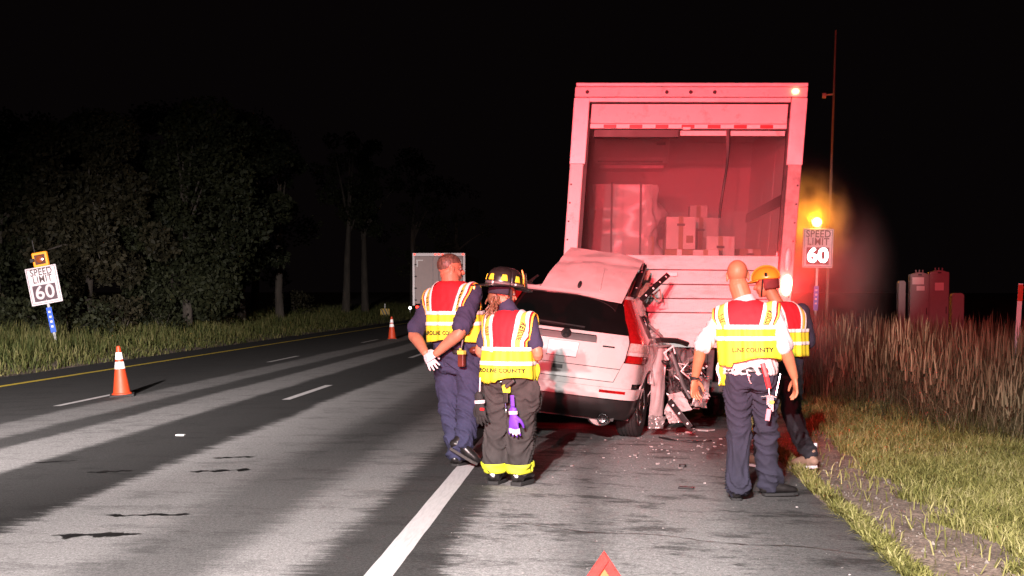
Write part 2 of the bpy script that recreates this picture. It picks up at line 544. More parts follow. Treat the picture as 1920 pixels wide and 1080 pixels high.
for a in range(len(ty) - 1):
    for j in range(n - 1):
        mb.f.append((a * n + j, a * n + j + 1, (a + 1) * n + j + 1, (a + 1) * n + j)); mb.mi.append(0)
tag(mb.build('ground', M_SOIL, fix=False, smooth='all'), 'brown soil of the road verges', 'ground', kind='structure')

# pebbles and litter on the bare strip beside the asphalt
m = MB(); r = random.Random(21)
for k in range(420):
    y = 6.6 + 9 * r.random() ** 1.3; x = 1.78 + abs(r.gauss(0, .38)); s = r.uniform(.004, .012) * (2.0 if r.random() < .06 else 1)
    z = terrain_z(x, y); a0 = r.uniform(0, 6)
    top = (x, y, z + s * 1.1)
    base = [(x + s * math.cos(a0 + q) * r.uniform(.7, 1.2), y + s * math.sin(a0 + q) * r.uniform(.7, 1.2), z - .003) for q in (0, 1.3, 2.5, 3.8, 5.0)]
    m.add(base + [top], [(0, 1, 5), (1, 2, 5), (2, 3, 5), (3, 4, 5), (4, 0, 5)])
tag(m.build('gravel', mat('pebbles', (.20, .17, .15), .85, var=.5, vs=40), fix=False), 'loose pebbles on the dirt strip beside the asphalt', 'gravel', kind='stuff')

# ================================================================== box truck
M_TWHITE = mat('truck_white_paint', (0.72, 0.70, 0.69), 0.45, var=0.06, vs=3, dirt=0.8, ds=6, dth=0.54, dcol=(0.36, 0.31, 0.29), bump=0.15, bs=12)
M_TWALL = mat('truck_liner', (0.62, 0.60, 0.59), 0.5, var=0.08, vs=2, dirt=0.5, ds=3, dth=0.55, dcol=(0.35, 0.3, 0.28), stretch=(1, 1, 0.35))
M_ALU = mat('aluminium', (0.62, 0.60, 0.60), 0.5, metal=0.35, var=0.15, vs=5, dirt=0.5, ds=7, dth=0.56, dcol=(0.3, 0.26, 0.25))
M_GATE = mat('liftgate_aluminium', (0.60, 0.57, 0.56), 0.55, metal=0.15, var=0.12, vs=6, dirt=0.75, ds=5, dth=0.5, dcol=(0.36, 0.31, 0.29), stretch=(0.5, 1, 1.6), bump=0.2, bs=25)
M_BLACK = mat('black_plastic', (0.014, 0.013, 0.013), 0.45, var=0.3)
M_RUB = mat('rubber', (0.018, 0.017, 0.017), 0.8, var=0.3, bump=0.3, bs=90)
M_STEEL = mat('dark_steel', (0.05, 0.045, 0.045), 0.6, metal=0.4, var=0.4, vs=12)
M_CHROME = mat('chrome', (0.75, 0.75, 0.76), 0.18, metal=1.0, var=0.05)
M_TAPER = mat('red_tape', (0.55, 0.012, 0.015), 0.4, var=0.1)
M_TAPEW = mat('white_tape', (0.86, 0.85, 0.83), 0.4, var=0.04)
M_REDLENS = mat('red_lens', (0.30, 0.008, 0.010), 0.12, var=0.2, vs=30, coat=0.6)
M_REDON = emat('lit_red_lamp', (1.0, 0.22, 0.14), 26.0, (0.4, 0.02, 0.02))
M_REDON2 = emat('lit_red_marker', (1.0, 0.025, 0.012), 2.6, (0.4, 0.02, 0.02))
M_CARD = mat('cardboard', (0.36, 0.26, 0.17), 0.85, var=0.12, vs=5)
M_CARDW = mat('white_carton', (0.62, 0.59, 0.56), 0.8, var=0.08, vs=5)

def wheel(parent, name, loc, rad, wid, rim_mat, n=28):
    """tyre with grooved tread, and a rim as its sub-part; axle along x"""
    q = Matrix.Rotation(R(90), 3, 'Y')
    m = MB()
    pr = [(rad * 0.60, -wid * 0.42), (rad * 0.80, -wid * 0.5), (rad * 0.95, -wid * 0.47), (rad, -wid * 0.36)]
    for k in range(4):
        z0 = -wid * 0.36 + wid * 0.72 * k / 4; z1 = z0 + wid * 0.72 / 4
        pr += [(rad, z0 + 0.004), (rad, z1 - 0.012), (rad - 0.010, z1 - 0.010), (rad - 0.010, z1 - 0.002)]
    pr += [(rad, wid * 0.36), (rad * 0.95, wid * 0.47), (rad * 0.80, wid * 0.5), (rad * 0.60, wid * 0.42)]
    m.lathe(pr, n=n, rot=q)
    o = m.build(name, M_RUB, parent, smooth=True)
    o.location = loc
    m = MB()
    m.lathe([(rad * 0.61, -wid * 0.44), (rad * 0.63, -wid * 0.40), (rad * 0.54, -wid * 0.30), (rad * 0.5, wid * 0.18), (rad * 0.56, wid * 0.34), (rad * 0.62, wid * 0.40), (rad * 0.63, wid * 0.44), (rad * 0.55, wid * 0.45),
             (rad * 0.52, wid * 0.28), (rad * 0.18, wid * 0.30), (rad * 0.16, wid * 0.42), (0.01, wid * 0.43)], n=n, rot=q)
    for k in range(5):
        a = 2 * math.pi * k / 5
        m.bar((wid * 0.33, 0.15 * rad * math.cos(a), 0.15 * rad * math.sin(a)), (wid * 0.38, 0.58 * rad * math.cos(a), 0.58 * rad * math.sin(a)), rad * 0.16, 0.03, up=(1, 0, 0))
    m.build('rim', rim_mat, o, smooth=True)
    return o

TR = thing('box_truck', 'tall white box truck on the shoulder with its rear roller door rolled up', 'truck', (0.70, 15.95, -0.06), (0, R(0.6), 0))
RACK = 0.058
HW, ZT, LEN, FZ = 1.31, 3.93, 5.3, 1.14
def tp(name, m, mt, smooth=False, bevel=0.0, parent=None):
    m.v = [(p[0] + RACK * p[2], p[1], p[2]) for p in m.v]      # the frame stands racked to one side
    return m.build(name, mt, parent or TR, smooth, bevel)
tp('left_side_panel', MB().b2((-HW + 0.012, 0.13, FZ - 0.1), (-HW + 0.06, LEN, ZT - 0.11)), M_TWALL, bevel=0.004)
tp('right_side_panel', MB().b2((HW - 0.06, 0.13, FZ - 0.1), (HW - 0.012, LEN, ZT - 0.11)), M_TWALL, bevel=0.004)
tp('front_wall', MB().b2((-HW + 0.06, LEN - 0.06, FZ), (HW - 0.06, LEN, ZT - 0.11)), M_TWALL)
tp('roof', MB().b2((-HW + 0.02, 0.13, ZT - 0.108), (HW - 0.02, LEN, ZT - 0.07)), M_TWALL)
tp('cargo_floor', MB().b2((-HW + 0.06, 0.0, FZ - 0.08), (HW - 0.06, LEN - 0.06, FZ)), M_STEEL)
for s, nm in ((-1, 'left_post'), (1, 'right_post')):
    m = MB()
    a, b = sorted((s * (HW - 0.155), s * HW))
    m.b2((a, 0.0, 0.86), (b, 0.12, ZT - 0.16))
    o = tp(nm, m, M_TWHITE if s < 0 else mat('darkened_grimy_post', (0.40, 0.36, 0.35), 0.55, var=0.25, vs=9, dirt=0.8, ds=8, dth=0.5, dcol=(0.2, 0.16, 0.15)), bevel=0.012)  # right post: grime, plus a darker base so the lamp's glow stays red
    m = MB(); a, b = sorted((s * (HW - 0.175), s * (HW + 0.006)))
    m.b2((a, -0.008, ZT - 0.92), (b, 0.1, ZT - 0.165)); tp('corner_sleeve', m, M_ALU, bevel=0.008, parent=o)
    m = MB(); a, b = sorted((s * (HW - 0.195), s * (HW - 0.157)))
    m.b2((a, 0.03, 1.0), (b, 0.09, ZT - 0.4)); tp('door_track', m, M_STEEL, parent=o)
    for k in range(9):
        m = MB(); m.lathe([(0.011, 0), (0.009, 0.004), (0.003, 0.006)], c=(s * (HW - 0.03), -0.002, 1.1 + 0.21 * k), n=8, rot=Matrix.Rotation(R(90), 3, 'X'))
        tp('rivet', m, M_STEEL, parent=o)
hd = tp('header_rail', MB().b2((-HW, -0.012, ZT - 0.16), (HW, 0.125, ZT - 0.045)), M_TWHITE, bevel=0.01)
tp('top_cap', MB().b2((-HW + 0.008, -0.022, ZT - 0.043), (HW - 0.002, 0.14, ZT)), M_ALU, bevel=0.008, parent=hd)
tp('drip_rail', MB().b2((-HW + 0.16, -0.006, ZT - 0.215), (HW - 0.18, 0.07, ZT - 0.164)), M_ALU, bevel=0.006, parent=hd)
for x in (-1.17, -0.27, -0.0, 0.27):
    m = MB(); m.lathe([(0.021, 0), (0.021, 0.012), (0.012, 0.016)], c=(x, -0.012, ZT - 0.105), n=12, rot=Matrix.Rotation(R(90), 3, 'X'))
    tp('marker_lamp', m, M_STEEL, parent=hd)
m = MB(); m.ball((1.17, -0.035, ZT - 0.098), (0.042, 0.024, 0.034)); tp('lit_marker_lamp', m, emat('lit_red_corner', (1.0, 0.10, 0.04), 9.0), True, parent=hd)['label'] = 'lit red marker lamp'
# rolled-up door: lowest panel, its seal, tape blocks along its foot
dr = tp('roller_door', MB().b2((-HW + 0.2, 0.035, ZT - 0.455), (HW - 0.2, 0.075, ZT - 0.232)), M_TWHITE, bevel=0.008)
tp('door_panel', MB().b2((-HW + 0.2, 0.16, ZT - 0.30), (HW - 0.2, 1.9, ZT - 0.27)), M_TWALL, parent=dr)
tp('bottom_bar', MB().b2((-HW + 0.2, 0.026, ZT - 0.512), (HW - 0.2, 0.086, ZT - 0.459)), M_ALU, bevel=0.004, parent=dr)
m0 = {}
x0 = -HW + 0.205; wd = (2 * HW - 0.41) / 15
for k in range(15):
    red = k % 2 == 1
    m = MB(); m.b2((x0 + k * wd + 0.002, 0.0185, ZT - 0.507), (x0 + (k + 1) * wd - 0.002, 0.0225, ZT - 0.468))
    tp('tape_block', m, M_TAPER if red else M_TAPEW, parent=dr)
m = MB(); m.b2((-HW + 0.25, 0.08, ZT - 0.60), (-0.1, 0.2, ZT - 0.52)); tp('seal_strip', m, M_BLACK, parent=dr)
m = MB(); m.b2((-0.08, 0.07, ZT - 0.585), (HW - 0.21, 0.1, ZT - 0.53)); tp('pull_rail', m, M_TWHITE, parent=dr)
m = MB(); m.b2((-0.06, 0.0, ZT - 0.525), (0.03, 0.024, ZT - 0.495)); tp('latch', m, M_TAPEW, bevel=0.004, parent=dr)
# pull strap
m = MB(); pts = []
for i in range(13):
    t = i / 12
    pts.append((0.455 + 0.02 * math.sin(t * 5) , 0.03 + 0.02 * math.sin(t * 7), ZT - 0.50 - 1.02 * t))
m.tube(pts, [(0.026 - 0.012 * min(1, i / 5), 0.003) for i in range(13)], n=6)
tp('pull_strap', m, M_BLACK)
# cold air unit on the front wall
ev = tp('cooling_unit', MB().b2((-1.12, LEN - 0.72, ZT - 0.50), (-0.02, LEN - 0.062, ZT - 0.13)), M_TWHITE, bevel=0.02)
for k in range(3):
    m = MB(); m.b2((-1.09 + 0.36 * k, LEN - 0.735, ZT - 0.49), (-0.76 + 0.36 * k, LEN - 0.722, ZT - 0.405)); tp('air_outlet', m, M_TAPEW, bevel=0.01, parent=ev)
m = MB(); m.b2((-1.05, LEN - 0.75, ZT - 0.475), (-0.1, LEN - 0.738, ZT - 0.45)); tp('outlet_slot', m, M_BLACK, parent=ev)
m = MB(); m.b2((-0.21, LEN - 0.735, ZT - 0.22), (-0.08, LEN - 0.722, ZT - 0.18)); tp('name_plate', m, M_BLACK, parent=ev)
m = MB(); m.b2((-1.02, LEN - 0.7, ZT - 0.56), (-0.08, LEN - 0.1, ZT - 0.504)); tp('drip_tray', m, M_ALU, bevel=0.01, parent=ev)
# wall rails and liner ribs
for z in (2.62,):
    for s in (-1, 1):
        m = MB(); a, b = sorted((s * (HW - 0.083), s * (HW - 0.061)))
        m.b2((a, 0.15, z), (b, LEN - 0.1, z + 0.13)); tp('cargo_rail', m, M_STEEL)
for s in (-1, 1):
    m = MB()
    m.tube([(s * (HW - 0.13), 0.1, ZT - 0.42), (s * (HW - 0.13), 0.4, ZT - 0.3), (s * (HW - 0.13), 2.2, ZT - 0.26)], 0.03, n=8); tp('door_guide', m, M_STEEL)
    m = MB(); m.tube([(s * (HW - 0.1), 0.2, ZT - 0.55), (s * (HW - 0.1), 1.5, ZT - 0.42)], 0.022, n=8); tp('spring_cable', m, M_BLACK)
for k in range(4):
    m = MB(); m.b2((HW - 0.063, 0.95 + 1.2 * k, FZ), (HW - 0.0605, 0.962 + 1.2 * k, ZT - 0.12)); tp('liner_joint', m, M_ALU)
# stowed liftgate platform: planks
zs = [1.985, 1.815, 1.65, 1.49, 1.33, 0.93]
for k in range(5):
    m = MB(); m.b2((-HW + 0.15, -0.085, zs[k + 1] + 0.004), (HW - 0.19, -0.03, zs[k] - 0.004))
    tp('liftgate_plank', m, M_GATE, bevel=0.006)
tp('liftgate_backing', MB().b2((-HW + 0.16, -0.032, 0.94), (HW - 0.2, -0.008, 1.975)), M_STEEL)
m = MB(); m.b2((-0.13, -0.112, 1.74), (0.0, -0.086, 1.79)); tp('liftgate_latch', m, M_TAPEW, bevel=0.008)
m = MB(); m.tube([(HW - 0.21, -0.06, 1.76), (HW - 0.21, -0.06, 1.92)], 0.016, n=10); m.tube([(HW - 0.21, -0.06, 1.92), (HW - 0.21, -0.06, 2.03)], 0.011, n=10); tp('liftgate_pin', m, M_CHROME, True)
# tail lamps in the posts
m = MB(); m.ball((HW - 0.062, -0.012, 1.655), (0.056, 0.035, 0.115)); tp('tail_lamp', m, M_REDON, True)['label'] = 'lit red tail lamp'
m = MB(); m.ball((HW - 0.075, -0.01, 1.95), (0.045, 0.022, 0.13)); tp('side_vent', m, M_ALU, True)
m = MB(); m.ball((-HW + 0.075, -0.012, 1.565), (0.05, 0.03, 0.10)); tp('tail_lamp', m, M_REDLENS, True)
# chassis, underrun bar, axle
tp('chassis', MB().b2((-0.45, 0.1, 0.72), (-0.35, 7.2, 0.98)).b2((0.35, 0.1, 0.72), (0.45, 7.2, 0.98)).b2((-1.2, 0.2, 0.98), (1.2, LEN, 1.03)), M_STEEL)
tp('underrun_bar', MB().b2((-1.15, 0.02, 0.42), (1.15, 0.12, 0.54)).b2((-0.5, 0.05, 0.5), (-0.42, 0.12, 0.95)).b2((0.42, 0.05, 0.5), (0.5, 0.12, 0.95)), M_STEEL, bevel=0.01)
for s in (-1, 1):
    m = MB(); m.b2((s * 0.78 - 0.3, 0.9, 0.3), (s * 0.78 + 0.3, 0.92, 0.95)); tp('mud_flap', m, M_RUB)
    for off in (0.66, 0.98):
        wheel(TR, 'wheel', (s * off, 1.75, 0.47), 0.47, 0.26, M_STEEL)
    wheel(TR, 'wheel', (s * 0.95, 6.6, 0.47), 0.47, 0.26, M_STEEL)
cab = tp('cab', MB().poly([(-1.1, 5.5, 0.7), (-1.1, 7.5, 0.7), (-1.1, 7.6, 1.5), (-1.1, 7.1, 2.5), (-1.1, 5.5, 2.5)], -2.2, nrm=(-1, 0, 0)), M_TWHITE, bevel=0.05)

# ---- cargo: things standing in the truck
def carton(lo, hi, label, mt, hole=True, rz=0):
    c = [(a + b) / 2 for a, b in zip(lo, hi)]; d = [b - a for a, b in zip(lo, hi)]
    t = thing('carton', label, 'box')
    t.matrix_world = Matrix.Translation((0.70, 15.95, -0.06)) @ Matrix.Rotation(R(0.6), 4, 'Y') @ Matrix.Translation((c[0] + RACK * c[2], c[1], lo[2])) @ Matrix.Rotation(rz, 4, 'Z')
    MB().box((0, 0, d[2] / 2), d).build('body', mt, t, bevel=0.008)
    MB().b2((-0.03, -d[1] / 2 - 0.003, 0.0), (0.03, d[1] / 2 + 0.003, d[2] + 0.003)).build('packing_tape', M_TAPEW if mt is M_CARD else M_CARD, t)
    if hole:
        MB().b2((-0.05, -d[1] / 2 - 0.006, d[2] * 0.72), (0.05, -d[1] / 2 - 0.0035, d[2] * 0.72 + 0.03)).build('hand_hole', M_BLACK, t, bevel=0.004)
    if d[2] > 0.3:
        MB().b2((d[0] * .18, -d[1] / 2 - 0.0058, d[2] * .2), (d[0] * .42, -d[1] / 2 - 0.0032, d[2] * .42)).build('shipping_label', M_TAPEW if mt is M_CARD else mat('brown_label', (.28, .2, .14), .8), t)
    return t
pw = thing('wrapped_pallet', 'tall pallet of cartons under clear film on the left inside the truck', 'pallet')
pw.matrix_world = Matrix.Translation((0.70, 15.95, -0.06)) @ Matrix.Rotation(R(0.6), 4, 'Y') @ Matrix.Translation((-0.6 + RACK * 2, 3.1, FZ))
for k in range(5):
    for i in range(2):
        for j in range(2):
            m = MB(); jx = random.uniform(-0.015, 0.015)
            m.box((-0.2 + 0.4 * i + jx * 2, -0.25 + 0.5 * j + 1.5 * random.uniform(-.02, .02), 0.13 + 0.17 + 0.345 * k), (0.385, 0.485, 0.338), Matrix.Rotation(random.uniform(-.05, .05), 3, 'Z'))
            m.build('carton', M_CARDW if (k + i + j) % 3 else M_CARD, pw, bevel=0.008)
for x in (-.16, .22):
    m = MB(); m.b2((x - .012, -.60, .12), (x + .012, -.592, 1.86)); m.b2((x - .012, -.592, 1.852), (x + .012, .55, 1.86)); m.build('strap', M_BLACK, pw)
m = MB(); m.b2((-0.42, -0.52, 0.09), (0.42, 0.52, 0.12)); [m.b2((x - 0.05, -0.52, 0), (x + 0.05, 0.52, 0.09)) for x in (-0.36, 0, 0.36)]
m.build('pallet_base', M_CARD, pw)
def film(u, v):
    a = 2 * math.pi * u; c, q = math.cos(a), math.sin(a)
    z = 0.14 + v * 1.70
    k = 0.03 + 0.05 * nz((c * 2, q * 2, z * 3), 1.9) + 0.02 * nz((c * 2, q * 2, z * 6), 5) + (0.22 * max(0, nz((c, q, z * 2), 1.3, 4)) if c > 0.3 else 0)
    return ((0.425 + k) * math.copysign(abs(c) ** 0.3, c), (0.525 + k) * math.copysign(abs(q) ** 0.3, q), z)
M_FILM = bpy.data.materials.new('stretch_film'); M_FILM.use_nodes = True
_n = M_FILM.node_tree; _b = _n.nodes['Principled BSDF']; _b.inputs['Base Color'].default_value = (0.9, 0.9, 0.9, 1); _b.inputs['Roughness'].default_value = 0.25; _b.inputs['Alpha'].default_value = 0.5
m = MB(); m.sheet(film, 40, 24); m.build('stretch_film', M_FILM, pw, smooth='all', fix=False)
carton((-0.08, 2.2, FZ), (0.34, 2.7, FZ + 0.55), 'plain brown carton at the foot of the middle stack in the truck', M_CARD)
carton((-0.06, 2.22, FZ + 0.55), (0.32, 2.66, FZ + 0.98), 'brown carton in the middle of the stack beside the wrapped pallet', M_CARD)
carton((-0.07, 2.2, FZ + 0.98), (0.31, 2.62, FZ + 1.40), 'white carton with a hand hole on top of the middle stack', M_CARDW)
carton((0.42, 1.9, FZ), (0.86, 2.35, FZ + 0.6), 'brown carton at the foot of the low right stack in the truck', M_CARD)
carton((0.44, 1.92, FZ + 0.6), (0.80, 2.3, FZ + 1.14), 'white carton with a hand hole on top of the low right stack', M_CARDW, rz=0.05)
carton((0.2, 3.3, FZ), (0.75, 3.9, FZ + 0.8), 'large brown carton on the floor at the back of the truck', M_CARD)
carton((0.22, 3.32, FZ + 0.8), (0.70, 3.85, FZ + 1.45), 'white carton stacked at the back of the truck', M_CARDW)
carton((0.28, 3.36, FZ + 1.45), (0.52, 3.75, FZ + 1.62), 'small flat white carton topmost at the back of the truck', M_CARDW, hole=False)
carton((0.82, 3.0, FZ), (1.2, 3.5, FZ + 0.7), 'brown carton against the right wall inside the truck', M_CARD)
carton((0.86, 2.5, FZ + .7), (1.16, 2.9, FZ + 1.0), 'small brown carton perched by the right wall of the truck', M_CARD, rz=0.3)
carton((0.30, 1.35, FZ), (0.62, 1.7, FZ + 0.95), 'tall narrow white carton nearest the open end of the truck', M_CARDW, rz=-0.2)
carton((-0.30, 3.5, FZ), (0.12, 4.1, FZ + 1.15), 'tall brown carton tucked behind the middle stack', M_CARD, rz=0.12)

# ================================================================== wrecked SUV
M_PAINT = mat('white_car_paint', (0.60, 0.575, 0.56), 0.28, var=0.05, vs=2, coat=0.7, dirt=0.45, ds=5, dth=0.55, dcol=(0.36, 0.32, 0.30))
M_PAINTB = mat('bent_white_sheet', (0.44, 0.41, 0.40), 0.33, var=0.12, vs=7, coat=0.3, dirt=0.7, ds=8, dth=0.52, dcol=(0.2, 0.17, 0.16))
M_BARE = mat('bare_metal', (0.42, 0.40, 0.39), 0.4, metal=0.6, var=0.3, vs=10, dirt=0.6, ds=6, dth=0.5, dcol=(0.09, 0.08, 0.08))
M_GLASS = mat('tinted_glass', (0.006, 0.006, 0.006), 0.05, var=0.1, spec=0.5, coat=0.3)
M_CLEAR = mat('clear_lens', (0.55, 0.42, 0.38), 0.12, var=0.3, vs=40, coat=0.6)
M_AMBERL = mat('amber_lens', (0.45, 0.14, 0.05), 0.15, var=0.3, vs=40, coat=0.6)
M_TRIM = mat('tan_trim', (0.38, 0.30, 0.24), 0.7, var=0.2)
M_GREYP = mat('grey_plastic', (0.10, 0.095, 0.095), 0.55, var=0.2)

CAR = thing('suv', 'wrecked white SUV with its roof peeled up and right side torn open', 'car', (-0.54, 13.95, 0.06), (0, R(7.2), R(4.0)))
CAR_M = Matrix.LocRotScale(Vector((-0.54, 13.95, 0.06)), CAR.rotation_euler.to_quaternion(), None)
CAR_I = CAR_M.inverted()
def cl(p):
    return CAR_I @ Vector(p)
def cp(name, m, mt, smooth=True, bevel=0.0, parent=None, fix=True):
    return m.build(name, mt, parent or CAR, smooth, bevel, fix)
HWT = [(0.22, .75), (0.30, .80), (0.43, .83), (0.6, .85), (0.85, .855), (1.02, .84), (1.1, .79), (1.3, .655), (1.47, .54), (1.55, .49)]
RWT = [(0.22, .10), (0.28, .02), (0.36, -.01), (0.43, -.012), (0.50, -.005), (0.55, .02), (0.60, .05), (0.7, .06), (0.85, .055), (1.02, .085), (1.10, .12), (1.2, .18), (1.47, .37), (1.55, .43)]
DEP, NN = 0.42, 3.4
def qt(q):
    return (2 / math.pi) * math.asin(min(1, q) ** (NN / 2))
def sm(tbl, z):
    return (interp(tbl, z - 0.025) + 2 * interp(tbl, z) + interp(tbl, z + 0.025)) / 4
def S(t, z, off=0.0):
    """car skin: t in -1..1 across the tail, beyond that along the sides"""
    h = sm(HWT, z) + off; r = sm(RWT, z) - off
    a = min(1, abs(t)) * math.pi / 2
    q = math.sin(a) ** (2 / NN) if a > 0 else 0
    y = r + DEP * (1 - max(0, math.cos(a)) ** (2 / NN))
    if abs(t) > 1:
        y += abs(t) - 1
    x = math.copysign(q * h, t)
    x += 0.10 * max(0.0, z - 0.80)          # upper body leans over
    if t > 0 and y > 0.30:
        x += 0.26 * (y - 0.30)          # the right flank is pushed outwards
    return Vector((x, y, z))
def panel(name, t0, t1, z0, z1, off, mt, nu=24, nv=10, th=0.012, parent=None, fn=None):
    """t0,t1,z0,z1 numbers or functions"""
    g = lambda a, x: a(x) if callable(a) else a
    def f(u, v):
        z = lerp(z0, z1, v) if not callable(z0) else None
        if z is None:
            t = lerp(t0, t1, u); z = lerp(z0(t), z1(t) if callable(z1) else z1, v)
        else:
            t = lerp(g(t0, z), g(t1, z), u)
        p = S(t, z, off)
        return fn(p) if fn else p
    m = MB(); m.sheet(f, nu, nv, th)
    return cp(name, m, mt, 'all' if False else True, parent=parent)
# inner shell, dark, behind the gaps
m = MB(); m.sheet(lambda u, v: S(lerp(-2.2, 1.5, u), lerp(0.32, 1.46, v), -0.035), 60, 24, 0.01); cp('inner_shell', m, M_BLACK)
# bumper
bl = panel('lower_bumper', -1.25, 1.18, 0.22, 0.425, 0.0, M_BLACK, 50, 6, 0.03)
bu = panel('bumper', -1.3, 1.22, 0.435, 0.545, 0.004, M_PAINT, 50, 5, 0.02)
panel('bumper_step', -0.62, 0.62, 0.547, 0.60, 0.002, M_PAINT, 30, 3, 0.02)
for s in (-1, 1):
    a, b = (qt(.50), qt(.82)) if s > 0 else (-qt(.82), -qt(.50))
    panel('bumper_reflector', a, b, 0.492, 0.52, 0.009, M_REDLENS, 10, 2, 0.01)
# hatch: lower panel in two tiers with a groove, narrower at the foot
tl = lambda z: -qt(interp([(0.60, .66), (0.82, .76), (1.1, .80)], z))
th_ = lambda z: qt(interp([(0.60, .66), (0.82, .76), (1.1, .80)], z))
ht = panel('hatch', lambda z: tl(z) + .004, lambda z: th_(z) - .004, 0.606, 0.735, 0.0, M_PAINT, 36, 6)
panel('upper_panel', lambda z: tl(z) + .004, lambda z: th_(z) - .004, 0.741, 1.085, 0.0, M_PAINT, 36, 12, parent=ht)
panel('corner_fill', lambda z: th_(z) + .004, 1.02, 0.60, 0.805, 0.0, M_PAINT, 10, 8)
panel('corner_fill', -1.02, lambda z: tl(z) - .004, 0.60, 0.805, 0.0, M_PAINT, 10, 8)
# chrome garnish bar, emblem, badge, plate
panel('garnish_bar', -qt(.37), qt(.37), 0.985, 1.045, 0.022, M_GREYP, 20, 4, 0.03, parent=ht)
panel('garnish_strip', -qt(.36), qt(.365), 1.046, 1.056, 0.026, M_CHROME, 20, 2, 0.03, parent=ht)
def on_tail(mb_, x, z, off, sx=1.0):
    """lay a flat x-z shape (x,y of the shape) on the tail"""
    out = []
    for p in mb_.v:
        q = abs(x + p[0]) / sm(HWT, z + p[1])
        t = math.copysign(qt(min(q, .999)), x + p[0])
        s_ = S(t, z + p[1], off + p[2])
        out.append(tuple(s_))
    mb_.v = out
    return mb_
m = MB(); m.lathe([(0.046, 0), (0.048, 0.01), (0.043, 0.014)], n=24); cp('emblem_base', on_tail(m, 0.0, 1.045, 0.035), M_BLACK, parent=ht)
m = MB()
m.b2((-0.026, -0.026, 0), (-0.014, 0.026, 0.008)); m.b2((0.014, -0.026, 0), (0.026, 0.026, 0.008)); m.b2((-0.014, -0.006, 0), (0.014, 0.006, 0.008))
cp('emblem', on_tail(m, 0.0, 1.045, 0.052), M_CHROME, False, parent=ht)
m = MB(); m.b2((-0.06, -0.007, 0), (0.06, 0.007, 0.004)); cp('badge', on_tail(m, 0.45, 0.955, 0.008), M_CHROME, False, parent=ht)
m = MB(); m.b2((-0.150, -0.078, 0), (0.150, 0.076, 0.006)); cp('plate_frame', on_tail(m, 0.0, 0.885, 0.012), M_BLACK, False, parent=ht)
m = MB(); m.b2((-0.146, -0.072, 0), (0.146, 0.074, 0.005)); cp('blank_plate', on_tail(m, 0.0, 0.885, 0.021), mat('blank_plate_white', (0.95, 0.95, 0.95), 0.5, var=0.01), False, parent=ht)
m = MB(); m.b2((-0.05, -0.02, 0), (0.05, 0.02, 0.003)); cp('handle_recess', on_tail(m, -0.02, 0.70, 0.003), M_GREYP, False, parent=ht)
# rear window
gl = panel('rear_window', lambda z: -qt(interp([(1.09, .83), (1.3, .84), (1.47, .86)], z)), lambda z: qt(interp([(1.09, .83), (1.3, .84), (1.47, .86)], z)), 1.093, 1.452, -0.004, M_GLASS, 30, 12, 0.006)
m = MB(); m.tube([S(0.05, 1.12, 0.014), S(-0.25, 1.14, 0.02), S(-0.5, 1.16, 0.018)], [0.012, 0.009, 0.005], n=8); cp('wiper', m, M_BLACK, parent=gl)
panel('roof_edge', -0.93, 0.93, 1.455, 1.485, 0.02, M_PAINT, 36, 4, 0.03)
# tail lamps
for s in (-1, 1):
    inn = lambda z: s * (qt(interp([(0.81, .765), (1.1, .805), (1.3, .85), (1.47, .88)], z)) + 0.01)
    out = lambda z: s * interp([(0.81, 1.05), (0.95, 1.06), (1.1, 1.0), (1.3, .93), (1.47, .88)], z)
    lp = panel('tail_lamp', inn, out, 0.812, 0.886, 0.014, M_REDLENS, 10, 4, 0.03)
    panel('reverse_lens', inn, out, 0.889, 0.925, 0.012, mat('reverse_lens', (0.62, 0.5, 0.48), 0.15, var=0.2, vs=30, coat=0.5), 10, 4, 0.03, parent=lp)
    panel('amber_lens', inn, out, 0.928, 1.015, 0.012, M_CLEAR, 10, 4, 0.03, parent=lp)
    panel('upper_lens', inn, out, 1.018, 1.465, 0.014, M_REDLENS, 10, 16, 0.03, parent=lp)
# right rear quarter with the wheel arch, buckling towards the front
AY, AZ, AR = 0.86, 0.34, 0.395
def arch_low(y):
    d = AR * AR - (y - AY) ** 2
    return AZ + math.sqrt(d) if d > 0 else 0.30
def buck(p, k=1.0):
    a = max(0.0, p.y - 0.75) * 0.12 * k
    n1 = nz(p, 4.5, 3); n2 = nz(p, 11, 8)
    return Vector((p.x + a * (n1 * 1.6 + 0.35 * n2) + a * 0.2, p.y + a * n2 * 0.4, p.z + a * 0.4 * n1))
def quarter(s, t1, buckle):
    def f(u, v):
        t = lerp(1.0, t1, u); y = S(t, 0.7).y
        z = lerp(arch_low(y), 1.075, v)
        p = S(s * t, z)
        return buck(p, buckle) if buckle else p
    m = MB(); m.sheet(f, 40, 16, 0.012)
    return cp('rear_quarter', m, M_PAINT)
quarter(1, 1.98, 1.0)
quarter(-1, 2.5, 0.0)
panel('side_panel', -5.0, -2.52, 0.3, 1.07, 0, M_PAINT, 10, 8)
panel('side_window', -4.4, -1.1, 1.1, 1.45, -0.01, M_GLASS, 10, 6)
m = MB()
for i in range(13):
    pass
def lip(u, v):
    a = math.pi * u; r_ = AR + lerp(-0.03, 0.012, v)
    yy = AY - r_ * math.cos(a)
    return Vector((0.835 + 0.26 * (yy - 0.3) + 0.014 * math.sin(math.pi * v), yy, AZ + r_ * math.sin(a)))
m = MB(); m.sheet(lip, 24, 3, 0.05); cp('arch_lip', m, M_BLACK)
def liner(u, v):
    a = math.pi * u
    return Vector((lerp(0.6, 0.82 + 0.26 * (AY - (AR - 0.03) * math.cos(a) - 0.3), v), AY - (AR - 0.03) * math.cos(a), AZ + (AR - 0.03) * math.sin(a)))
m = MB(); m.sheet(liner, 20, 3, 0.01); cp('wheel_liner', m, M_BLACK)
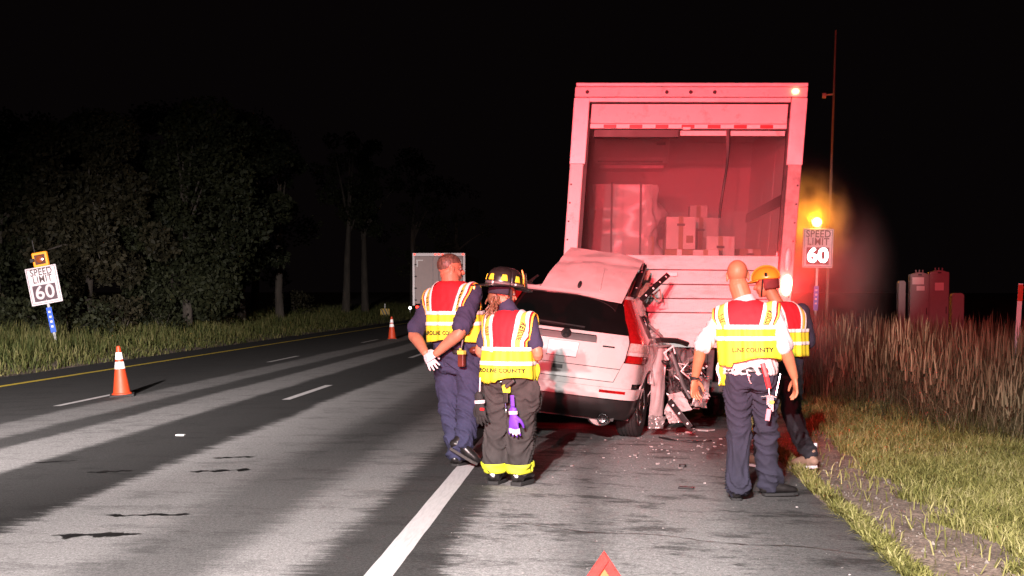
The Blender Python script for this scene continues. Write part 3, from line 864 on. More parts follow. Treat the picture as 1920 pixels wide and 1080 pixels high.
# wheels: right rear splayed and sagging
wr = wheel(CAR, 'rear_wheel', (0.855, AY, 0.345), 0.34, 0.225, M_CHROME); wr.rotation_euler = (0, R(-4), R(-17))
wheel(CAR, 'rear_wheel', (-0.79, AY, 0.30), 0.335, 0.225, M_CHROME).rotation_euler = (0, 0, R(180))
wheel(CAR, 'front_wheel', (-0.78, 3.47, 0.30), 0.335, 0.225, M_CHROME).rotation_euler = (0, 0, R(180))
m = MB(); m.sheet(lambda u, v: Vector((lerp(0.66, 0.80, u), 0.46 - 0.03 * v, lerp(0.2, 0.42, v))), 6, 5, 0.012); cp('mud_guard', m, M_GREYP)
# exhaust, underbody
m = MB()
m.lathe([(0.048, 0.22), (0.052, 0.0), (0.060, -0.02), (0.060, -0.035), (0.052, -0.04), (0.045, -0.03), (0.042, 0.10), (0.0, 0.10)], c=(0.50, 0.05, 0.225), n=20, rot=Matrix.Rotation(R(-90), 3, 'X'))
cp('exhaust_tip', m, M_CHROME)
m = MB(); m.lathe([(0.11, 0.02), (0.13, 0.1), (0.13, 0.45), (0.1, 0.52)], c=(0.48, 0.14, 0.22), n=18, rot=Matrix.Rotation(R(-90), 3, 'X') @ Matrix.Scale(0.7, 3, Vector((0, 1, 0)))); cp('silencer', m, M_BARE)
m = MB(); m.b2((-0.7, 0.15, 0.2), (0.62, 1.2, 0.3)); m.tube([(-0.75, 0.86, 0.3), (0.75, 0.86, 0.3)], 0.05); m.b2((-0.8, 1.2, 0.22), (0.2, 3.8, 0.3)); cp('underbody', m, M_STEEL, False)
m = MB(); m.sheet(lambda u, v: S(lerp(-3.9, -2.6, u), 1.45 + 0.12 * v) + Vector((0.35 * v, 0, 0)), 8, 3, 0.01); cp('left_roof_rail', m, M_PAINTB)

# ---- roof peeled up and back (world points brought into the car's frame)
A_, B_, C_, D_ = [cl(p) for p in ((-0.70, 14.38, 1.508), (0.175, 14.30, 1.392), (-0.362, 15.05, 1.98), (0.420, 15.05, 1.842))]
def roof(u, v):
    p = A_.lerp(B_, u).lerp(C_.lerp(D_, u), v)
    bow = 0.10 * math.sin(math.pi * v) * (1 - 0.5 * u) + 0.05 * math.sin(math.pi * u)
    cre = 0.02 * max(0, 1 - abs((u - 0.62 + 0.18 * v) / 0.12)) * math.sin(math.pi * min(1, v * 1.3)) - 0.015 * max(0, 1 - abs((v - 0.62 - 0.2 * u) / 0.1))
    n_ = 0.018 * nz((u * 3, v * 3, 0), 1.2, 2) + 0.003 * nz((u * 3, v * 3, 0), 4, 5)
    return p + Vector((-0.05, -0.55, 0.8)) * (bow * 0.55 + cre + n_)
m = MB(); m.sheet(roof, 44, 36, 0.012); ro = cp('peeled_roof', m, M_PAINT)
m = MB(); m.sheet(lambda u, v: roof(lerp(-0.015, 1.0, u), 1.0) + Vector((0, 0.05 * v, -0.10 * v)), 30, 4, 0.01); cp('folded_lip', m, M_PAINTB, parent=ro)
pa = roof(0.44, 0.16)
m = MB(); m.ball((0, 0, 0), (0.02, 0.012, 0.048)); m.move(Matrix.Translation(pa + Vector((0, -0.012, 0.01))) @ Matrix.Rotation(R(-30), 4, 'X') @ Matrix.Rotation(R(12), 4, 'Y')); cp('antenna_hole', m, M_BLACK, parent=ro)
m = MB(); m.tube([roof(0.60 + 0.10 * (1 - i / 8), 0.12 + 0.45 * i / 8) + Vector((0, -0.006, 0.006)) for i in range(9)], 0.007, n=6); cp('crease', m, M_PAINT, parent=ro)
# left hand side: torn rail and mirror shards
m = MB(); m.tube([cl((-0.70, 14.42, 1.52)), cl((-0.80, 14.6, 1.60)), cl((-0.72, 14.9, 1.68))], [0.03, 0.02, 0.012], n=8); m.tube([cl((-0.86, 14.5, 1.52)), cl((-0.7, 14.45, 1.505))], 0.018, n=8); cp('torn_rail', m, M_STEEL)

# ---- torn structure on the right: roof frame, pillars, belts
def frame_bar(name, pts, wd, th, mt, holes=0, parent=None):
    m = MB(); P = [cl(p) for p in pts]
    for a, b in zip(P[:-1], P[1:]):
        m.bar(a, b, wd, th, up=(0.3, 1, 0.2))
    o = cp(name, m, mt, False, 0.003, parent)
    if holes:
        for i in range(holes):
            t = (i + 0.6) / holes
            k = min(len(P) - 2, int(t * (len(P) - 1))); tt = t * (len(P) - 1) - k
            c = P[k].lerp(P[k + 1], tt)
            h = MB(); h.ball(c + Vector((0, -th * 0.55 - 0.004, 0)), (0.013, 0.006, 0.013), 8, 6); cp('clip', h, M_TAPEW, parent=o)
    return o
frame_bar('roof_frame', [(0.205, 14.55, 1.40), (0.235, 14.75, 1.53), (0.30, 15.1, 1.70), (0.345, 15.25, 1.80)], 0.045, 0.03, M_BLACK, 5)
frame_bar('roof_frame', [(0.30, 14.85, 1.45), (0.36, 15.05, 1.60), (0.43, 15.3, 1.79), (0.36, 15.3, 1.81)], 0.06, 0.04, M_BLACK, 3)
frame_bar('roof_frame', [(0.39, 14.9, 1.42), (0.55, 15.1, 1.57), (0.69, 15.35, 1.69)], 0.058, 0.03, M_BLACK, 4)
def crumple(name, P4, mt, amp=0.05, seed=1, nu=18, nv=18, th=0.008, fr=3.0, parent=None):
    a, b, c, d = [cl(p) for p in P4]
    nn = (b - a).cross(c - a).normalized()
    def f(u, v):
        p = a.lerp(b, u).lerp(c.lerp(d, u), v)
        q = (u * fr, v * fr, seed * 3.7)
        r1 = 1 - 2 * abs(nz(q, 1.0, seed)); r2 = 1 - 2 * abs(nz(q, 2.3, seed + 2))
        e = 0.03 * nz((u * 9, v * 9, seed), 1.0, 3)
        return p + nn * amp * (r1 * 0.7 + r2 * 0.35) + (b - a) * (e if u > 0.9 or u < 0.1 else 0) + (c - a) * (e if v > 0.9 or v < 0.1 else 0)
    m = MB(); m.sheet(f, nu, nv, th)
    return cp(name, m, mt, True, parent=parent)
crumple('bent_trim', [(0.25, 14.85, 1.44), (0.31, 14.9, 1.45), (0.30, 15.15, 1.69), (0.37, 15.2, 1.70)], M_TRIM, 0.02, 4)
crumple('bent_trim', [(0.34, 14.95, 1.45), (0.42, 14.95, 1.44), (0.45, 15.25, 1.60), (0.50, 15.3, 1.58)], M_TRIM, 0.02, 5)
crumple('bent_trim', [(0.42, 15.35, 1.63), (0.47, 15.38, 1.64), (0.44, 15.4, 1.74), (0.50, 15.42, 1.74)], M_TRIM, 0.015, 6)
m = MB(); m.tube([cl(p) for p in ((0.50, 15.25, 1.50), (0.56, 15.28, 1.42), (0.62, 15.3, 1.43), (0.60, 15.3, 1.53), (0.53, 15.26, 1.47))], 0.011, n=6); cp('wire_loop', m, M_TRIM)
crumple('rear_pillar', [(0.19, 14.46, 1.38), (0.385, 14.95, 1.455), (0.335, 14.62, 0.95), (0.43, 15.2, 0.96)], M_PAINT, 0.018, 7, 20, 20, 0.012, 2.0)
crumple('pillar_edge', [(0.385, 14.95, 1.455), (0.44, 15.15, 1.33), (0.415, 15.05, 1.18), (0.475, 15.3, 1.15)], M_PAINTB, 0.02, 8)
m = MB()
oc = cl((0.395, 15.02, 1.07))
m.tube([oc + Vector((0.055 * math.cos(a) , 0.06 * math.cos(a), 0.165 * math.sin(a) + 0.03 * math.cos(a))) for a in [2 * math.pi * i / 20 for i in range(21)]], 0.014, n=6); cp('window_seal', m, M_BLACK)
m = MB(); m.ball(oc + Vector((-0.005, 0.01, 0)), (0.045, 0.02, 0.15), 16, 10); cp('quarter_window', m, M_GLASS)
frame_bar('torn_pillar', [(0.44, 15.08, 1.20), (0.435, 15.06, 0.95)], 0.03, 0.02, M_PAINTB)
crumple('inner_sheet', [(0.45, 15.2, 1.08), (0.60, 15.25, 1.10), (0.45, 15.2, 0.95), (0.62, 15.3, 0.95)], M_PAINTB, 0.03, 10)
m = MB(); m.tube([cl(p) for p in ((0.47, 15.15, 1.15), (0.55, 15.18, 1.08), (0.62, 15.2, 1.02), (0.65, 15.2, 0.96))], 0.016, n=7); cp('torn_tube', m, M_BARE)
frame_bar('door_frame', [(0.44, 15.06, 0.955), (0.60, 15.1, 0.985), (0.78, 15.2, 0.975), (0.91, 15.3, 0.93)], 0.05, 0.035, M_BLACK)
m = MB(); m.tube([cl(p) for p in ((0.46, 15.03, 0.945), (0.60, 15.06, 0.962), (0.76, 15.16, 0.955), (0.86, 15.25, 0.93))], 0.010, n=6); cp('bright_strip', m, M_CHROME)
m = MB(); m.tube([cl(p) for p in ((0.44, 15.04, 0.91), (0.58, 15.08, 0.915), (0.72, 15.15, 0.92))], 0.014, n=6); cp('door_tube', m, M_BARE)
crumple('torn_door', [(0.52, 15.08, 0.90), (0.70, 15.2, 0.90), (0.49, 14.98, 0.10), (0.64, 15.1, 0.14)], M_PAINTB, 0.045, 11, 24, 30, 0.008, 1.15)
m = MB(); m.ball(cl((0.655, 15.05, 0.74)), (0.05, 0.03, 0.022), 12, 8, rot=Matrix.Rotation(R(20), 3, 'Y')); cp('handle_hole', m, M_BLACK)
crumple('door_skin_fold', [(0.44, 15.02, 0.88), (0.50, 15.02, 0.88), (0.46, 14.95, 0.52), (0.53, 15.0, 0.50)], M_PAINTB, 0.03, 12, fr=1.2)
crumple('sill_end', [(0.475, 14.85, 0.19), (0.66, 14.9, 0.17), (0.47, 14.78, 0.055), (0.62, 14.85, 0.045)], M_BARE, 0.03, 13)
crumple('fender_shard', [(0.70, 14.95, 0.40), (0.86, 15.1, 0.43), (0.66, 14.85, 0.20), (0.97, 15.0, 0.24)], M_PAINT, 0.05, 14, 20, 14, 0.006, 1.6)
crumple('fender_shard', [(0.64, 14.85, 0.24), (0.78, 14.9, 0.20), (0.70, 14.85, 0.10), (0.84, 14.9, 0.11)], M_PAINTB, 0.03, 15)
frame_bar('hanging_bracket', [(0.69, 14.82, 0.345), (0.78, 14.75, 0.23), (0.91, 14.7, 0.07)], 0.065, 0.02, M_BLACK, 3)
m = MB(); m.tube([cl(p) for p in ((0.71, 15.15, 0.90), (0.78, 15.12, 0.70), (0.85, 15.05, 0.50), (0.93, 15.0, 0.36))], [(0.024, 0.004)] * 4, n=6); cp('seat_belt', m, M_BLACK)
for k, (a, b, r_) in enumerate([((0.78, 15.15, 0.66), (1.08, 15.4, 0.83), 0.022), ((0.80, 15.15, 0.60), (1.06, 15.4, 0.755), 0.017), ((0.72, 15.2, 0.82), (0.80, 15.1, 0.60), 0.02), ((0.66, 15.25, 0.92), (0.62, 15.3, 0.72), 0.018)]):
    m = MB(); m.tube([cl(a), (cl(a) + cl(b)) / 2 + Vector((0.01, 0, 0.015)), cl(b)], r_, n=8); cp('seat_tube', m, M_BARE)
crumple('seat_back', [(0.70, 15.45, 0.90), (1.05, 15.5, 0.86), (0.72, 15.4, 0.30), (1.05, 15.45, 0.28)], M_GREYP, 0.09, 16, 20, 20, 0.03, 2.6)
crumple('torn_sheet', [(0.95, 15.1, 0.62), (1.16, 15.3, 0.58), (0.98, 15.0, 0.28), (1.14, 15.1, 0.25)], M_BARE, 0.06, 17, 18, 18, 0.006, 1.8)
crumple('torn_sheet', [(0.76, 15.2, 0.60), (0.90, 15.2, 0.62), (0.78, 15.1, 0.36), (0.95, 15.15, 0.38)], M_STEEL, 0.07, 18)
r = random.Random(5)
for k in range(16):
    p = Vector((r.uniform(0.62, 1.12), r.uniform(15.0, 15.4), r.uniform(0.25, 0.85)))
    pts = [p]
    for j in range(3):
        pts.append(pts[-1] + Vector((r.uniform(-0.09, 0.12), r.uniform(-0.05, 0.05), r.uniform(-0.12, 0.08))))
    m = MB(); m.tube([cl(q) for q in pts], r.choice([0.005, 0.007, 0.012]), n=6)
    cp('torn_wire', m, [M_BLACK, M_BARE, M_TAPEW, M_STEEL][k % 4])
for k in range(10):
    p = Vector((r.uniform(0.66, 1.12), r.uniform(14.95, 15.2), r.uniform(0.22, 0.7)))
    q4 = [p + Vector((r.uniform(-0.07, 0.07), r.uniform(-0.04, 0.04), r.uniform(-0.06, 0.06))) for _ in range(4)]
    crumple('metal_shard', q4, [M_BARE, M_PAINTB, M_BLACK][k % 3], 0.02, 30 + k, 6, 6, 0.005)

# ================================================================== people
M_SKIN = mat('skin', (0.40, 0.165, 0.085), 0.5, var=0.10, vs=14, spec=0.4)
M_SKIN2 = mat('skin_pale', (0.42, 0.19, 0.115), 0.5, var=0.10, vs=14, spec=0.4)
M_NAVY = mat('navy_cloth', (0.030, 0.032, 0.075), 0.9, var=0.18, vs=9, bump=0.25, bs=160)
M_NAVY2 = mat('dark_navy_cloth', (0.020, 0.019, 0.036), 0.9, var=0.2, vs=9, bump=0.25, bs=160)
M_WSHIRT = mat('white_shirt', (0.50, 0.48, 0.48), 0.85, var=0.05, vs=8, bump=0.15, bs=120)
M_TURN = mat('turnout_cloth', (0.036, 0.032, 0.031), 0.9, var=0.3, vs=8, bump=0.4, bs=120, dirt=0.5, ds=7, dth=0.55, dcol=(0.075, 0.064, 0.06))
M_VRED = mat('vest_red_mesh', (0.50, 0.010, 0.020), 0.75, var=0.12, vs=20, bump=0.3, bs=220)
M_LIME = mat('vest_lime', (0.66, 0.70, 0.035), 0.7, var=0.05, vs=10)
M_LIME2 = mat('vest_lime_strap', (0.62, 0.58, 0.09), 0.7, var=0.05, vs=10)
M_SILV = mat('reflective_tape', (0.86, 0.86, 0.82), 0.4, var=0.03, vs=20)
M_PIPE = mat('orange_piping', (0.75, 0.50, 0.06), 0.6, var=0.05)
M_INK = mat('black_print', (0.012, 0.012, 0.010), 0.7, var=0.1)
M_INKR = mat('dark_print', (0.10, 0.07, 0.02), 0.7, var=0.1)
M_LEATH = mat('black_leather', (0.016, 0.014, 0.014), 0.32, var=0.3, vs=20)
M_HAIRB = mat('brown_hair', (0.10, 0.060, 0.042), 0.5, var=0.5, vs=60, stretch=(1, 1, 0.3))
M_HAIRC = mat('curly_hair', (0.14, 0.075, 0.04), 0.5, var=0.5, vs=40)
M_LATEX = mat('latex_glove', (0.66, 0.60, 0.62), 0.5, var=0.06)
M_BRASS = mat('brass', (0.55, 0.36, 0.10), 0.35, metal=0.8, var=0.2)
M_EYE = mat('eye_white', (0.22, 0.17, 0.15), 0.3, var=0.02)

def smooth_pts(pts, rad, k=4):
    """Catmull-Rom through joints so limbs bend softly"""
    P = [Vector(p) for p in pts]; out = []; ro = []
    rad = [r if isinstance(r, (tuple, list)) else (r, r) for r in rad]
    n = len(P)
    for i in range(n - 1):
        p0, p1, p2, p3 = P[max(0, i - 1)], P[i], P[i + 1], P[min(n - 1, i + 2)]
        for j in range(k):
            t = j / k
            out.append(0.5 * ((2 * p1) + (p2 - p0) * t + (2 * p0 - 5 * p1 + 4 * p2 - p3) * t * t + (3 * p1 - p0 - 3 * p2 + p3) * t ** 3))
            ro.append((lerp(rad[i][0], rad[i + 1][0], t), lerp(rad[i][1], rad[i + 1][1], t)))
    out.append(P[-1]); ro.append(rad[-1])
    return out, ro
def limb(mb, pts, rad, n=16, k=4, up=None):
    p, r_ = smooth_pts(pts, rad, k)
    mb.tube(p, r_, n=n, upv=up)
    mb.ball(p[0], min(r_[0]) * 0.98, 12, 8); mb.ball(p[-1], min(r_[-1]) * 0.98, 12, 8)
    return mb

def hand(mb, wrist, d, pn, thumb, curl=0.35, sc=1.0, spread=0.10):
    """wrist point, finger direction, palm normal, thumb side; five bent fingers of unequal length"""
    w_ = Vector(wrist); d = Vector(d).normalized(); pn = Vector(pn); pn = (pn - d * pn.dot(d)).normalized()
    s = d.cross(pn).normalized()
    if s.dot(Vector(thumb)) < 0:
        s = -s
    kn = w_ + d * 0.095 * sc
    mb.tube([w_ - d * 0.02 * sc, w_ + d * 0.02 * sc, w_ + d * 0.055 * sc, kn], [(0.026 * sc, 0.020 * sc), (0.031 * sc, 0.018 * sc), (0.040 * sc, 0.017 * sc), (0.041 * sc, 0.013 * sc)], n=14, upv=pn)
    for off, ln, a in ((0.031, 0.072, 0.5), (0.011, 0.082, 0.1), (-0.010, 0.076, -0.3), (-0.030, 0.060, -0.8)):
        p = w_ + d * (0.088 * sc) + s * off * sc
        dir_ = (d + s * a * spread).normalized(); pts = [p]; ang = curl * 0.5
        for q in (0.42, 0.32, 0.26):
            dd = (dir_ * math.cos(ang) + pn * math.sin(ang)).normalized()
            pts.append(pts[-1] + dd * ln * q * sc); ang += curl
        mb.tube(pts, [0.0100 * sc, 0.0096 * sc, 0.0090 * sc, 0.0080 * sc], n=10, upv=s)
        mb.ball(pts[-1], 0.0082 * sc, 10, 6)
    p = w_ + d * 0.025 * sc + s * 0.024 * sc
    p1 = p + (d * 0.6 + s * 0.65 + pn * 0.3).normalized() * 0.038 * sc
    p2 = p1 + (d * 0.85 + s * 0.35 + pn * 0.35).normalized() * 0.032 * sc
    p3 = p2 + (d * 0.95 + s * 0.05 + pn * 0.35).normalized() * 0.026 * sc
    mb.tube([p, p1, p2, p3], [0.016 * sc, 0.0135 * sc, 0.0115 * sc, 0.009 * sc], n=10, upv=pn)
    mb.ball(p3, 0.009 * sc, 10, 6)
    return mb

def head_mat(c, yaw, pitch=0.0, roll=0.0):
    return Matrix.Translation(c) @ Matrix.Rotation(yaw, 4, 'Z') @ Matrix.Rotation(pitch, 4, 'X') @ Matrix.Rotation(roll, 4, 'Y')
def head(mb, M, sc=1.0, jaw=1.0):
    h = MB()
    h.ball((0, -0.012, 0.028), (0.078, 0.098, 0.090), 24, 16)
    h.ball((0, 0.028, -0.045), (0.060 * jaw, 0.062, 0.074), 20, 14)
    h.ball((0, 0.062, -0.100), (0.028 * jaw, 0.024, 0.020), 14, 10)
    h.ball((0, -0.02, -0.05), (0.062 * jaw, 0.060, 0.06), 16, 12)
    h.ball((0, 0.070, 0.020), (0.052, 0.020, 0.018), 14, 10)
    for s in (-1, 1):
        h.ball((s * 0.037, 0.062, -0.035), (0.024, 0.022, 0.026), 12, 8)
        h.ball((s * 0.079, -0.004, -0.012), (0.009, 0.019, 0.033), 12, 10, rot=Matrix.Rotation(R(-14), 3, 'X'))
        h.ball((s * 0.083, -0.012, 0.004), (0.007, 0.012, 0.022), 10, 8)
        h.ball((s * 0.083, -0.004, -0.036), (0.006, 0.009, 0.011), 10, 8)
        h.ball((s * 0.012, 0.100, -0.036), (0.009, 0.011, 0.009), 10, 8)
    h.tube([(0, 0.084, 0.012), (0, 0.102, -0.014), (0, 0.116, -0.034)], [0.009, 0.011, 0.012], n=10); h.ball((0, 0.113, -0.034), 0.012, 10, 8)
    h.ball((0, 0.088, -0.060), (0.024, 0.011, 0.007), 12, 8); h.ball((0, 0.085, -0.073), (0.022, 0.012, 0.008), 12, 8)
    h.move(M @ Matrix.Scale(sc, 4))
    mb.add(h.v, h.f)
    return mb

def wrinkles(me, amp, fz=13.0, fx=4.5, seed=0.0, zones=()):
    co = vcoords(me); nn = vnormals(me)
    out = co.copy()
    for i in range(len(co)):
        x, y, z = co[i]
        a = amp
        for (z0, wd, k) in zones:
            a += amp * k * math.exp(-((z - z0) / wd) ** 2)
        q = Vector((x * fx + seed, y * fx - seed, z * fz + 5 * x + 3 * math.sin(7 * y + seed)))
        n1 = noise.noise(q); n2 = noise.noise(q * 2.1 + Vector((7, 3, 1)))
        f1 = max(0.0, 1 - 3.2 * abs(n1)) ** 1.6; f2 = max(0.0, 1 - 3.0 * abs(n2)) ** 1.5
        out[i] += nn[i] * a * (f1 * 1.35 + f2 * 0.55 - 0.45)
    set_v(me, out)
    return me
def finish(me, name, mt, parent):
    me.materials.clear(); me.materials.append(mt)
    return link(name, me, parent, smooth='all')

def skull_hair(me, HMi, line, off, mt, parent, seed=0, name='hair'):
    """cropped hair: the scalp above the hairline, lifted off the skin"""
    co = [HMi @ v.co for v in me.vertices]
    keep = []
    for p in me.polygons:
        c = sum((co[i] for i in p.vertices), Vector()) / len(p.vertices)
        if c.length < 0.16 and c.z > line(c) + 0.010 * nz(c, 60, seed):
            keep.append(tuple(p.vertices))
    ids = sorted({i for f in keep for i in f}); mp_ = {i: k for k, i in enumerate(ids)}
    m = MB()
    m.v = [tuple(me.vertices[i].co + me.vertices[i].normal * (off * (0.6 + 0.5 * nz(co[i], 90, seed)))) for i in ids]
    m.f = [tuple(mp_[i] for i in f) for f in keep]; m.mi = [0] * len(m.f)
    return m.build(name, mt, parent, smooth='all', fix=False)

def bvh_of(me):
    return BVHTree.FromPolygons([tuple(v.co) for v in me.vertices], [tuple(p.vertices) for p in me.polygons])
class Form:
    """hidden tailor's dummy the vest panels are draped over"""
    def __init__(s, me, cx, cy, zc):
        s.b = bvh_of(me); s.cx, s.cy, s.zc = cx, cy, zc; s.nar = 0.80; s.xc = 0.0; s.band = None
    def out(s, o, d, off, tree=None):
        o = Vector(o); d = Vector(d).normalized()
        far = o + d * 1.5
        h = (tree or s.b).ray_cast(far, -d)
        if h[0] is None:
            return o + d * 0.12
        return h[0] + h[1] * off if h[1].dot(d) > 0 else h[0] - h[1] * off
    def over(s, x, ph, off):
        """column x, angle ph: 0 straight back, 90 up, 180 front"""
        k = lerp(s.nar, 1.0, min(1, max(0, math.sin(min(ph, math.pi - ph)) / 0.8)))
        x = s.xc + (x - s.xc) * k
        return s.out((x, s.cy, s.zc), (0, -math.cos(ph), math.sin(ph)), off)
    def round(s, a, z, off):
        """around the body: a = 0 straight back, + to the right"""
        cx = s.cx(z) if callable(s.cx) else s.cx
        return s.out((cx, s.cy, z), (math.sin(a), -math.cos(a), 0), off, s.band)
    def back(s, x, z, off):
        h = s.b.ray_cast(Vector((x, -1.5, z)), Vector((0, 1, 0)))
        if h[0] is None:
            return Vector((x, s.cy - 0.1, z))
        n_ = h[1] if h[1].y < 0 else -h[1]
        return h[0] + n_ * off

def drape(name, fn, nu, nv, mt, parent, th=0.003):
    m = MB(); m.sheet(fn, nu, nv, th)
    return m.build(name, mt, parent, smooth='all')

def vest(parent, F, z0, z1, zm, xs, bot, seed, letters_r='RESCUE', letters_l='FIRE', county='CAROLINE COUNTY', lt_range=(0.0, 0.0), flap=None, ph_top=178, open_front=True, a_max=2.5):
    """z0..z1 lime band, zm inner edge of the second tape, xs lateral limits of red / tape / strap / tape / red / piping"""
    rip = lambda a, z: 0.006 * math.sin(a * 9 + seed) + 0.004 * math.sin(a * 17 + 2 * seed)
    x_red, x_t1, x_y, x_t2, x_r2, x_p = xs
    # armhole narrows a little higher up
    ph0 = -math.atan2(F.zc - z1 + 0.035, 0.13)
    red = drape('vest', lambda u, v: F.over(F.xc + lerp(-x_r2, x_r2, u), lerp(ph0, R(92), v), 0.012 + 0.004 * nz((u * 6, v * 3, seed), 2)), 40, 26, M_VRED, parent)
    # front halves
    for s in (-1, 1):
        drape('front_panel', lambda u, v: F.over(F.xc + s * lerp(0.07, x_r2, u), lerp(R(92), R(ph_top), v), 0.012), 10, 16, M_VRED, red)
    for s in (-1, 1):
        top = R(ph_top)
        for nm, a, b, mt, of in (('reflective_tape', x_red, x_t1, M_SILV, 0.020), ('lime_strap', x_t1, x_y, M_LIME2, 0.0185), ('reflective_tape', x_y, x_t2, M_SILV, 0.020), ('piping', x_r2, x_p, M_PIPE, 0.016)):
            drape(nm, lambda u, v: F.over(F.xc + s * lerp(a, b, u), lerp(ph0 + .10, top, v), of), 4, 40, mt, red)
    # lime band and its tapes
    am = a_max
    def zb(a):
        return z0 + (bot(a) if bot else 0)
    drape('lime_band', lambda u, v: F.round(lerp(-am, am, u), lerp(zb(lerp(-am, am, u)), z1, v), 0.022 + rip(lerp(-am, am, u), 0) + 0.012 * (1 - v)), 80, 12, M_LIME, red)
    tw = (z1 - z0) * 0.13
    for za in (z1 - tw * 0.6, zm):
        drape('reflective_tape', lambda u, v: F.round(lerp(-am, am, u), za + tw * v, 0.0265 + rip(lerp(-am, am, u), 0) + 0.012 * (1 - (za + tw * v - z0) / (z1 - z0))), 80, 3, M_SILV, red)
    # lettering
    def lay_round(mb_, a0, zc, rad, off):
        mb_.v = [tuple(F.round(a0 + p[0] / rad, zc + p[1], off + rip(a0 + p[0] / rad, 0) + 0.012 * (1 - (zc + p[1] - z0) / (z1 - z0)))) for p in mb_.v]
        return mb_
    if county:
        t = text_mb(county[0], county[1] * 1.1, 1.05, bold=.0016)
        lay_round(t, county[2], county[3], county[4], 0.027)
        t.build('lettering', M_INK, red, fix=False)
    for s, word in ((1, letters_r), (-1, letters_l)):
        if not word:
            continue
        zc = (z1 + F.ztop) / 2
        t = text_mb(word, 0.046, 1.25, bold=.0014)
        xm = F.xc + s * (x_t1 + x_y) / 2
        # reads downwards along the strap
        phc = R(33)
        t.v = [tuple(F.over(xm + p[1], phc - p[0] / 0.21, 0.0235)) for p in t.v]
        t.build('lettering', M_INKR if s < 0 else M_INK, red, fix=False)
    return red

def shoe(mb, heel, toe, hgt=0.075, wd=0.047, up=(0, 0, 1)):
    h = Vector(heel); t = Vector(toe); u = Vector(up)
    f = t - h
    pts = [h + u * 0.038, h + f * 0.30 + u * hgt * 0.60, h + f * 0.60 + u * hgt * 0.48, h + f * 0.88 + u * hgt * 0.36, t + u * 0.018]
    limb(mb, pts, [(wd * 0.82, 0.038), (wd * 0.88, hgt * 0.60), (wd, hgt * 0.47), (wd * 0.92, hgt * 0.34), (wd * 0.55, 0.017)], up=up)
    return mb
def sole(heel, toe, wd, parent, th=0.022, mt=None):
    h = Vector(heel); t = Vector(toe); f = (t - h); fl = f.length; f = f / fl
    s = f.cross(Vector((0, 0, 1))).normalized(); pts = []
    for a, k in ((-0.03, .5), (0.0, .82), (0.25, .88), (0.6, 1.0), (0.85, .95), (1.03, .5)):
        pts.append(h + f * fl * a + s * wd * k)
    for a, k in ((1.03, .5), (0.85, .95), (0.6, 1.0), (0.25, .88), (0.0, .82), (-0.03, .5)):
        pts.append(h + f * fl * a - s * wd * k)
    up = s.cross(f).normalized()
    MB().poly(pts, th, nrm=up).build('sole', mt or M_RUB, parent, bevel=0.004)

def belt(F_, z, hgt, off, parent, mt, name='belt'):
    return drape(name, lambda u, v: F_.round(lerp(-math.pi, math.pi, u), z + hgt * (v - 0.5), off), 60, 3, mt, parent, 0.004)

